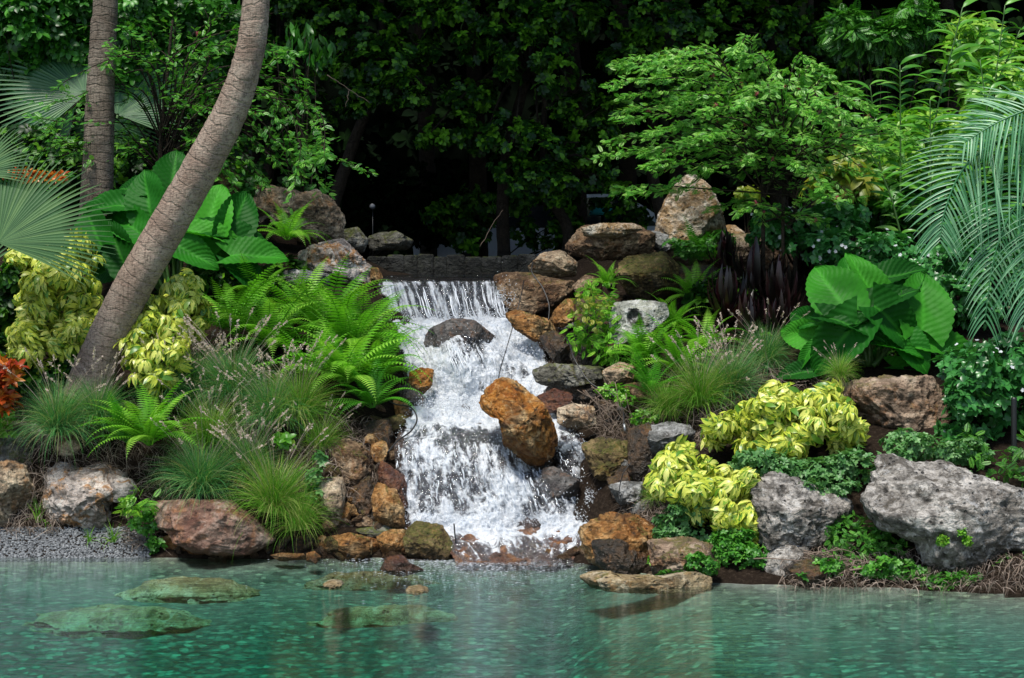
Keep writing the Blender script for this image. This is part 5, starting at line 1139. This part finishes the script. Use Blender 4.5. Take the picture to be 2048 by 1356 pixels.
# right background
shrub('leafy_shrub', 'yellowish big-leafed shrub behind the feathery tree stems', 'shrub', [(1680, 350, 75, 35, 18.6, .3), (1640, 370, 35, 30, 18.6, .3), (1740, 380, 50, 30, 18.8, .3)], rosette(5, lf_long, .1), 90, .26, L['yellowing'], shell=.4, up=.8, front=.4)
shrub('leafy_shrub', 'small orange-tinged shrub right of the pointed boulder', 'shrub', [(1505, 388, 32, 12, 18.8, .2)], pair, 60, .07, L['yellowing'], stem_n=4)
def cane(px0, py0, px1, py1, Y, n, ln, label, mat='bamboo', wid=1.0):
    b = P(px0, py0, Y); b[2] = min(b[2], ground_z(b[0], b[1])); tp = P(px1, py1, Y-.2); e = empty('cane_plant', b, label, 'plant', 'tall cane plants at the right')
    c = curve([b, (b+tp)/2+[(tp-b)[0]*-.12, 0, .1], tp], 26); obj('stem', shift(tube(c, np.linspace(.014, .005, 26), 6), b), B_stem, e)
    s = np.linspace(.25, 1, n); k = (s*25).astype(int).clip(0, 25); sd = np.where(np.arange(n) % 2, 1, -1)
    y = unit(np.stack([sd*(.8+.4*rng.random(n)), rng.normal(size=n)*.5, .55+.5*rng.random(n)], 1)); z = unit(np.stack([-sd*.4, -.6+rng.normal(size=n)*.4, 1+0*s], 1))
    obj('foliage', shift(scatter(leaf_t(7, .10*wid, .35, .5, .3), c[k], y, z, ln*(.7+.5*rng.random(n))), b), L[mat], e)
for a in [(1830, 480, 1925, 15, 18.4, 46, .30, 'tall cane plant leaning right with pale top leaves'), (1800, 470, 1800, 130, 18.6, 40, .28, 'cane plant with silvery leaflets above the feathery tree'), (1960, 470, 2010, 10, 18.6, 50, .30, 'tall cane plant near the top right corner'),
          (1900, 470, 2040, 60, 18.9, 46, .30, 'cane plant leaning toward the right edge'), (1770, 470, 1740, 170, 18.9, 34, .26, 'cane plant just right of the pink blossoms'), (1860, 480, 1860, 200, 18.3, 36, .28, 'cane plant half behind the silver palm'), (2000, 470, 1960, 120, 18.2, 44, .30, 'dense cane plant in the middle of the right group'),
          (2050, 450, 2080, 80, 18.5, 44, .3, 'cane plant on the right edge'), (1820, 480, 1700, 240, 18.2, 30, .24, 'short cane plant leaning left'), (1930, 480, 1980, 180, 18.0, 40, .28, 'cane plant behind the palm fronds')]: cane(*a)
shrub('leafy_shrub', 'light green leafy mass behind the silver palm fronds', 'shrub', [(1900, 300, 130, 90, 19.6, .5), (2010, 200, 80, 110, 19.8, .5), (1780, 330, 80, 80, 19.6, .5), (1960, 90, 60, 60, 20.2, .5)], rosette(5, lf_long, .3), 1400, .20, L['limeleaf'], shell=.35, up=.4, hang=.4, front=.3)
shrub('leafy_shrub', 'drooping fine-leafed shrub at the upper right', 'shrub', [(1760, 80, 80, 35, 21.5, .4), (1690, 60, 60, 40, 21.6, .4), (1820, 40, 60, 40, 21.5, .4)], sprig, 1500, .16, L['backlit'], shell=.35, up=.8, hang=.5, front=.3)
# white flowered glossy shrubs
flw = rosette(5, leaf_t(3, .34, .6, .1, .1), .25)
def flowery(label, blobs, n, nf):
    p, nr = blob_points(blobs, nf*3, .03, .7); p = p[:nf]; nr = nr[:nf]; ft = [scatter(flw, [a+c*.03], unit(np.cross(c, rng.normal(size=3))), unit(c+[0, -.3, .2]), .024) for a, c in zip(p, nr)]
    return shrub('flowering_shrub', label, 'shrub', blobs, rosette(5, lf, .45), n, .085, L['jas'], extra=[('flower', q, L['white']) for q in ft], shell=.22, up=.5, front=.3, group='glossy shrubs with white flowers', stem_n=12)
flowery('glossy white-flowered shrub behind the right elephant ear plant', [(1700, 500, 130, 45, 17.6, .5), (1800, 530, 90, 50, 17.4, .5), (1600, 470, 100, 35, 18, .4), (1650, 440, 90, 35, 18.2, .4), (1540, 440, 50, 30, 18.2, .3)], 2000, 70)
flowery('glossy white-flowered shrub under the silver palm fronds', [(1920, 600, 80, 60, 16.9, .45), (1890, 530, 80, 45, 17.2, .45), (2010, 560, 70, 70, 17.2, .45), (1990, 480, 90, 60, 17.8, .5)], 1700, 26)
flowery('glossy white-flowered shrub at the right edge above the huge boulder', [(1980, 790, 90, 95, 15.2, .45), (2070, 800, 70, 110, 15.2, .45), (2220, 820, 90, 100, 15.2, .45), (1950, 730, 80, 50, 15.6, .4), (1930, 860, 50, 40, 15.1, .3), (2040, 700, 60, 40, 15.8, .4)], 2300, 34)
shrub('leafy_shrub', 'shaded green shrub between the palm and the flowering shrubs', 'shrub', [(1900, 420, 130, 60, 18.6, .5), (1780, 420, 90, 50, 18.8, .5), (2030, 400, 60, 80, 18.8, .5)], pair, 1300, .12, L['backlit'], shell=.35, front=.3)
# dark red spiky plants
def cordyline(px, py, s, label):
    p = hit(px, py); n = 60; a = rng.random(n)*6.28; el = rng.uniform(.1, 1.45, n); y = np.stack([np.cos(a)*np.cos(el), np.sin(a)*np.cos(el), np.sin(el)], 1)
    e = empty('cordyline', p, label, 'plant', 'dark red spiky plants'); h = np.stack([0*a, 0*a, .05+.45*rng.random(n)], 1)*M(s, p[1])
    obj('foliage', scatter(leaf_t(7, .06, .35, .45, .35), h, y, unit(np.cross(y, np.stack([-np.sin(a), np.cos(a), 0*a], 1))*-1+1e-5), M(s, p[1])*(.7+.5*rng.random(n))), L['cord'], e)
    obj('stem', tube(np.array([(0, 0, -.02), (0, 0, .25*M(s, p[1])), (.01, 0, .5*M(s, p[1]))]), .014, 6), B_dark, e)
for a in [(1455, 660, 90, 'dark red spiky plant nearest the right ferns'), (1510, 620, 100, 'dark red spiky plant under the left stem of the feathery tree'), (1560, 650, 95, 'dark red spiky plant between the tree stems and elephant ear leaves'), (1500, 690, 80, 'lowest dark red spiky plant behind the seed heads'), (1610, 560, 80, 'dark red spiky plant right of the tree stems'), (1650, 540, 70, 'dark red spiky plant above the elephant ear leaves'), (1560, 690, 80, 'dark red spiky plant beside the lowest left elephant ear leaf'), (560, 720, 42, 'short dark red stems under the left ferns'), (1450, 560, 70, 'dark red spiky plant behind the small fern')]: cordyline(*a)
shrub('wispy_weeds', 'wispy yellow-green weeds growing over the right rock stack', 'weeds', [(1195, 650, 45, 60, 17.0, .2), (1190, 595, 40, 30, 17.3, .2), (1225, 690, 40, 35, 16.9, .2), (1150, 660, 20, 40, 16.9, .1)], sprig, 620, .075, L['fern'], shell=.4, up=.5, hang=.2, front=.4, stem_n=14, r0=.003)
shrub('wispy_weeds', 'yellow tinted weed sprays beside the upright orange stone', 'weeds', [(1170, 625, 40, 40, 16.9, .15), (1200, 600, 30, 25, 17.0, .15)], sprig, 150, .06, L['yellowing'], shell=.4, up=.5, front=.4, stem_n=8, r0=.003)
# ground covers
def cover(label, blobs, n, mat, sz=.045, t=None, **kw): return shrub('ground_cover', label, 'ground cover', blobs, t or rosette(5, lf, .3), n, sz, L[mat], stem_n=0, shell=.2, up=.8, front=.3, **kw)
cover('dark green trailing plant under the largest yellow shrub', [(1540, 935, 90, 35, 14.7, .25), (1640, 940, 80, 30, 14.7, .25), (1720, 930, 50, 35, 14.7, .25), (1660, 970, 60, 25, 14.5, .2)], 1500, 'coverpale')
cover('grey-green succulent cushion left of the lower yellow shrub', [(1355, 1045, 55, 38, 14.6, .2), (1400, 1060, 50, 35, 14.55, .2), (1385, 1010, 40, 30, 14.6, .2)], 900, 'coverpale')
cover('round-leaved green plant hanging to the water by the pale ragged rock', [(1480, 1110, 55, 40, 14.2, .2), (1460, 1080, 50, 30, 14.3, .2), (1520, 1120, 30, 30, 14.2, .2)], 900, 'cover')
cover('bright green fern-like mat spilling between the grey boulders', [(1720, 1085, 70, 45, 14.15, .2), (1790, 1110, 50, 25, 14.1, .15), (1690, 1120, 50, 25, 14.1, .15), (1700, 1050, 40, 25, 14.25, .15)], 1500, 'cover', .05, sprig)
cover('pale trailing plant on top of the huge pale boulder', [(1850, 895, 70, 25, 14.6, .25), (1930, 900, 60, 25, 14.7, .25), (1800, 880, 50, 20, 14.8, .2)], 700, 'coverpale')
cover('feathery green plant above the huge pale boulder at the right edge', [(1990, 925, 60, 38, 14.5, .25), (2060, 920, 50, 50, 14.5, .25), (2180, 960, 90, 60, 14.4, .3), (2300, 1000, 90, 60, 14.3, .3), (1930, 890, 40, 25, 14.8, .2)], 800, 'cover', .08, sprig)
cover('dark green moss-like plant in the right corner below the huge boulder', [(2030, 1130, 50, 25, 13.85, .15), (2080, 1100, 40, 40, 13.9, .15), (2190, 1130, 70, 40, 13.8, .2), (2320, 1130, 80, 40, 13.8, .2)], 900, 'cover', .05, sprig)
for a, b, c, d in ((1885, 1080, 10, 'left'), (1925, 1065, 9, 'upper right'), (1935, 1082, 8, 'lower right')): cover('tiny lime weed on the face of the huge boulder, %s of the three' % d, [(a, b, c, c*.8, 13.62, .03)], 60, 'limeleaf', .035)
cover('creeping green plant on the soil above the golden low rock', [(1400, 1130, 40, 22, 14.0, .12), (1340, 1150, 30, 10, 13.95, .1)], 300, 'cover', .035)
cover('mixed weeds and seedlings behind the dead twigs', [(1640, 1140, 50, 22, 13.95, .15), (1800, 1140, 70, 22, 13.85, .15), (1900, 1160, 70, 18, 13.7, .12)], 700, 'cover', .045)
cover('tiny weed among the twigs of the right bank', [(1313, 1118, 14, 14, 14.45, .05)], 30, 'limeleaf', .05)
cover('low creeping weeds under the right ferns', [(1230, 780, 35, 15, 16.3, .12), (1290, 830, 40, 15, 15.9, .12), (1250, 800, 25, 12, 16.1, .1)], 260, 'limeleaf', .035)
cover('lime green moss and weeds on the ledge left of the pointed boulder', [(1370, 495, 50, 18, 18.3, .15), (1440, 480, 40, 18, 18.5, .15)], 500, 'cover', .04)
cover('small fern-leafed weed at the left end of the red-brown slab', [(285, 1000, 35, 22, 15.45, .12), (270, 1020, 20, 15, 15.4, .1)], 60, 'limeleaf', .11, sprig)
cover('dark weeds in the shade left of the red-brown slab', [(290, 1045, 25, 25, 15.55, .12), (310, 1090, 15, 18, 15.5, .08)], 130, 'cover', .05)
cover('pale green sprouting weed on the needle-covered slope', [(628, 960, 18, 45, 15.55, .08), (640, 915, 12, 16, 15.6, .06)], 60, 'coverpale', .06)
cover('small broad-leaved weed among the grasses', [(575, 880, 22, 12, 15.8, .1)], 28, 'limeleaf', .09)
cover('mossy weeds between the rocks at the left edge', [(10, 862, 40, 14, 16.0, .1), (10, 828, 20, 20, 15.9, .1)], 170, 'limeleaf', .04)
# shady undergrowth keeps bare soil from showing between plants
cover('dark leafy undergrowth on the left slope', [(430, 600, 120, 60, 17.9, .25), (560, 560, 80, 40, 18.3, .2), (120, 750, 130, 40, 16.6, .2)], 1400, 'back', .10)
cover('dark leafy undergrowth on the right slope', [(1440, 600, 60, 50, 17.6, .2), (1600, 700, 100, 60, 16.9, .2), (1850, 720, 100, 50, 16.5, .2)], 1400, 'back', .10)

# ------------------------------------------------------------------ litter, twigs, roots, hoses
def litter(polys, n, label, ln=(.05, .2), w=.0016, lift=.01, fall=(0, -.5, -.4), mat='straw', name='dry_needles'):
    ts = []
    for x0, x1, y0, y1, wgt in polys:
        for _ in range(int(n*wgt)):
            p = hit(rng.uniform(x0, x1), rng.uniform(y0, y1)); d = unit(rng.normal(size=3)+np.array(fall)); l = rng.uniform(*ln)
            q = np.linspace(0, 1, 4)[:, None]; pa = p+[0, -lift*2, lift]+d*l*(q-.3)+rng.normal(size=3)*.12*l*q*q+np.array([0, -.02, .02])*np.sin(q*3); s = strip(pa, w*np.array([.7, 1, .9, .3]), unit(rng.normal(size=3))); s[3][:, 2] = rng.random(); ts.append(s)
    o = obj(name, join(ts), L[mat]); tag(o, label, 'dry litter', kind='stuff')
litter([(50, 330, 880, 1000, .2), (560, 760, 840, 1000, .4), (330, 640, 880, 1010, .2), (250, 330, 1000, 1100, .1), (0, 120, 1000, 1070, .1)], 4200, 'dry grey needles matted over the left bank', w=.0022)
litter([(1560, 2060, 1110, 1185, 1.0)], 1500, 'pale root fibres hanging over the right waterline', (.04, .14), .0025, .02, (0, -.3, -.8), name='root_fibres')
litter([(1190, 1290, 800, 960, .35), (1240, 1360, 1000, 1110, .35), (1300, 1420, 840, 900, .1), (1500, 1700, 740, 780, .1), (1600, 1700, 1090, 1150, .1)], 3600, 'dry needles and twig litter over the right bank', w=.0022)
litter([(40, 560, 760, 1000, .6), (1280, 1560, 740, 860, .4)], 2200, 'dead grass stems tangled in the tufts', (.08, .3), .002, .05, (0, -.4, .5))
def twigs(items, label, r=.006):
    ts = []
    for pts, Y in items:
        c = curve([P(a, b, Y+rng.normal()*.05) for a, b in pts], 12); c += rng.normal(size=c.shape)*.004; ts.append(tube(c, np.linspace(r, r*.4, 12), 5))
    p0 = ts[0][0][0]; o = obj('dead_branch', join(ts), B_twig, origin=p0); tag(o, label, 'dead branch')
fan_ = [([(1640+rng.normal()*40, 1110+rng.normal()*8), (1700+rng.normal()*30, 1130+rng.normal()*10), (1660+i*18+rng.normal()*12, 1165+rng.normal()*6)], 13.95) for i in range(14)]
twigs(fan_, 'tangle of pale dead twigs at the waterline under the green mat', .005)
twigs([([(1745, 1130), (1800, 1150), (1850, 1178)], 13.85), ([(1760, 1142), (1810, 1165), (1830, 1180)], 13.8), ([(1700, 1140), (1780, 1135), (1835, 1165)], 13.85)], 'long bare dead stick slanting down to the water', .008)
twigs([([(2020+i*8+rng.normal()*6, 1120), (2030+rng.normal()*14, 1150), (2010+i*12, 1195)], 13.5) for i in range(6)], 'pale roots at the waterline in the right corner', .006)
twigs([([(1195+rng.normal()*30, 800+rng.normal()*14), (1215+rng.normal()*30, 840+rng.normal()*20), (1235+rng.normal()*35, 880+rng.normal()*20)], 16.0) for i in range(22)], 'heap of dry twigs among the rocks right of the fall', .003)
twigs([([(655, 150), (700, 180), (740, 205)], 21.5), ([(700, 180), (690, 215)], 21.5)], 'bare grey branch showing against the dark gap', .006)
twigs([([(960, 495), (985, 450), (1005, 420)], 20.6)], 'dim leaning stick above the retaining wall', .005)
def hose(s, Y, r, label, cat='hose', tip=None):
    v = pl(s); n = len(v); Ys = np.linspace(*Y, n) if isinstance(Y, tuple) else [Y]*n; c = curve([P(a, b, y) for (a, b), y in zip(v, Ys)], 30)
    o = obj('irrigation_hose', tube(c, r, 6), B_black, origin=c[0]); tag(o, label, cat)
    if tip: h = obj('nozzle', tube(np.array([c[-1]-c[0], c[-1]-c[0]+np.array(tip)]), r*1.8, 8), B_metal, o)
hose('1048,560 1040,600 1018,680 1003,730 996,760', (17.9, 16.9), .0045, 'thin straight black rod slanting across the upper cascade', 'rod')
hose('1066,524 1064,545 1085,575 1098,610 1097,640', (17.85, 17.4), .006, 'black hose hanging over the stacked right rocks')
hose('1130,672 1140,690 1150,720 1180,765 1225,790 1245,815 1248,848', (16.8, 15.9), .006, 'black hose with metal nozzle crossing the rocks right of the fall', tip=(.01, -.02, -.06))
hose('765,795 790,808 822,815 834,838 822,862 795,882 775,905', (16.5, 15.9), .007, 'black hose looping at the left side of the middle pool')
hose('1262,925 1245,950 1238,985 1240,1000', (15.2, 15.1), .004, 'thin black wire standing among the right bank rocks', 'wire')
hose('908,1047 910,1070 914,1100', (15.45, 15.4), .006, 'short dark stick upright at the lip of the pond', 'stick')
hose('2028,795 2028,860 2028,945', (14.75, 14.75), .024, 'black post half hidden in the white-flowered shrub', 'post')
# things beyond the trees
car = P(1130, 470, 27.5); car[2] = ground_z(car[0], car[1])
e = empty('parked_car', car, 'pale car half hidden behind the dark trees', 'car')
Wc = flat('pale_car_paint', (.75, .8, .86), .35); Gc = flat('dark_glass', (.02, .025, .03), .08); Tc = flat('tyre_rubber', (.02, .02, .02), .8)
def extrude(prof, y0, y1):
    n = len(prof); V = [(x, y0, z) for x, z in prof]+[(x, y1, z) for x, z in prof]; c0 = len(V); V += [(np.mean([p[0] for p in prof]), y0, np.mean([p[1] for p in prof])), (np.mean([p[0] for p in prof]), y1, np.mean([p[1] for p in prof]))]
    return tmpl(V, [(i, (i+1) % n, n+(i+1) % n, n+i) for i in range(n)], [((i+1) % n, i, c0) for i in range(n)]+[(n+i, n+(i+1) % n, c0+1) for i in range(n)])
obj('body', extrude([(-2.1, .3), (-2.15, .7), (-2.0, .85), (-1.1, .95), (-.5, 1.42), (.8, 1.45), (1.5, 1.0), (2.1, .9), (2.15, .4), (2.1, .3)], -.8, .8), Wc, e, smooth=False)
obj('window', extrude([(-1.0, .97), (-.45, 1.37), (.1, 1.39), (.1, .97)], -.815, -.79), Gc, e, smooth=False); obj('window', extrude([(.17, .97), (.17, 1.39), (.75, 1.4), (1.3, 1.0)], -.815, -.79), Gc, e, smooth=False)
for x in (-1.35, 1.35):
    w = obj('wheel', tube(np.array([(x, -.84, .32), (x, -.62, .32)]), .32, 20), Tc, e, smooth=False); obj('rim', tube(np.array([(x, -.855, .32), (x, -.83, .32)]), .19, 14), B_metal, w, smooth=False)
V, T = ICO[4]; p = V*np.array([.17, .15, .12]); p[:, 2] = np.maximum(p[:, 2], -.02); o_ = obj('patio_umbrella', tmpl(p+0, None, T), flat('teal_cloth', (.02, .38, .36), .7)); o_.location = P(1205, 428, 25.0); tag(o_, 'teal rounded cover glimpsed between the trees beyond the wall', 'cover')
pole_ = obj('pole', tube(np.array([(0, 0, 0), (0, 0, ground_z(*P(1205, 428, 25.0)[:2])-P(1205, 428, 25)[2])]), .02, 8), B_black, o_)
lp = P(745, 413, 21.0); b = np.array([lp[0], lp[1]+.03, ground_z(lp[0], lp[1])]); e = empty('path_light', b, 'small round pale lamp disc on a post in the dark gap', 'garden light')
obj('post', tube(np.array([(0, 0, -.05), (0, 0, lp[2]-b[2])]), .005, 8), B_black, e); obj('lens', shift(tube(np.array([lp-[0, .01, 0], lp-[0, .03, 0]]), .028, 16), b), flat('frosted_lens', (.10, .11, .13), .7), e)
obj('bezel', shift(tube(np.array([lp+[0, .02, 0], lp-[0, .015, 0]]), .034, 16), b), B_black, e)
# ------------------------------------------------------------------ camera, light, world
cam = bpy.data.cameras.new('camera'); co = bpy.data.objects.new('camera', cam); COL.objects.link(co); scene.camera = co
cam.sensor_width = 36; cam.lens = F/2048*36; cam.shift_y = -(678-HZ)/2048; co.location = (0, 0, HC); co.rotation_euler = (math.radians(90), 0, 0); cam.clip_end = 2000
EL, AZ = 64, 205          # degrees; the light comes from high on the front left
d = Vector((math.sin(math.radians(AZ))*math.cos(math.radians(EL)), math.cos(math.radians(AZ))*math.cos(math.radians(EL)), math.sin(math.radians(EL))))
sun = bpy.data.lights.new('sun', 'SUN'); sun.energy = 5.0; sun.angle = math.radians(11); sun.color = (1, .955, .87); so = bpy.data.objects.new('sun', sun); COL.objects.link(so)
so.rotation_euler = d.to_track_quat('Z', 'Y').to_euler(); so.location = d*30
w = bpy.data.worlds.new('World'); scene.world = w; w.use_nodes = True; nt = w.node_tree; bg = nt.nodes['Background']
sky = nt.nodes.new('ShaderNodeTexSky'); sky.sky_type = 'NISHITA'; sky.sun_disc = False; sky.sun_elevation = math.radians(EL); sky.sun_rotation = math.radians(AZ)
nt.links.new(sky.outputs[0], bg.inputs[0]); bg.inputs[1].default_value = .15
scene.view_settings.view_transform = 'Standard'; scene.view_settings.look = 'None'; scene.view_settings.exposure = 0; scene.view_settings.gamma = 1
scene.cycles.max_bounces = 6; scene.cycles.diffuse_bounces = 2; scene.cycles.glossy_bounces = 3; scene.cycles.transmission_bounces = 3; scene.cycles.transparent_max_bounces = 12; scene.cycles.volume_bounces = 0
scene.cycles.sample_clamp_indirect = 6; scene.cycles.use_denoising = True
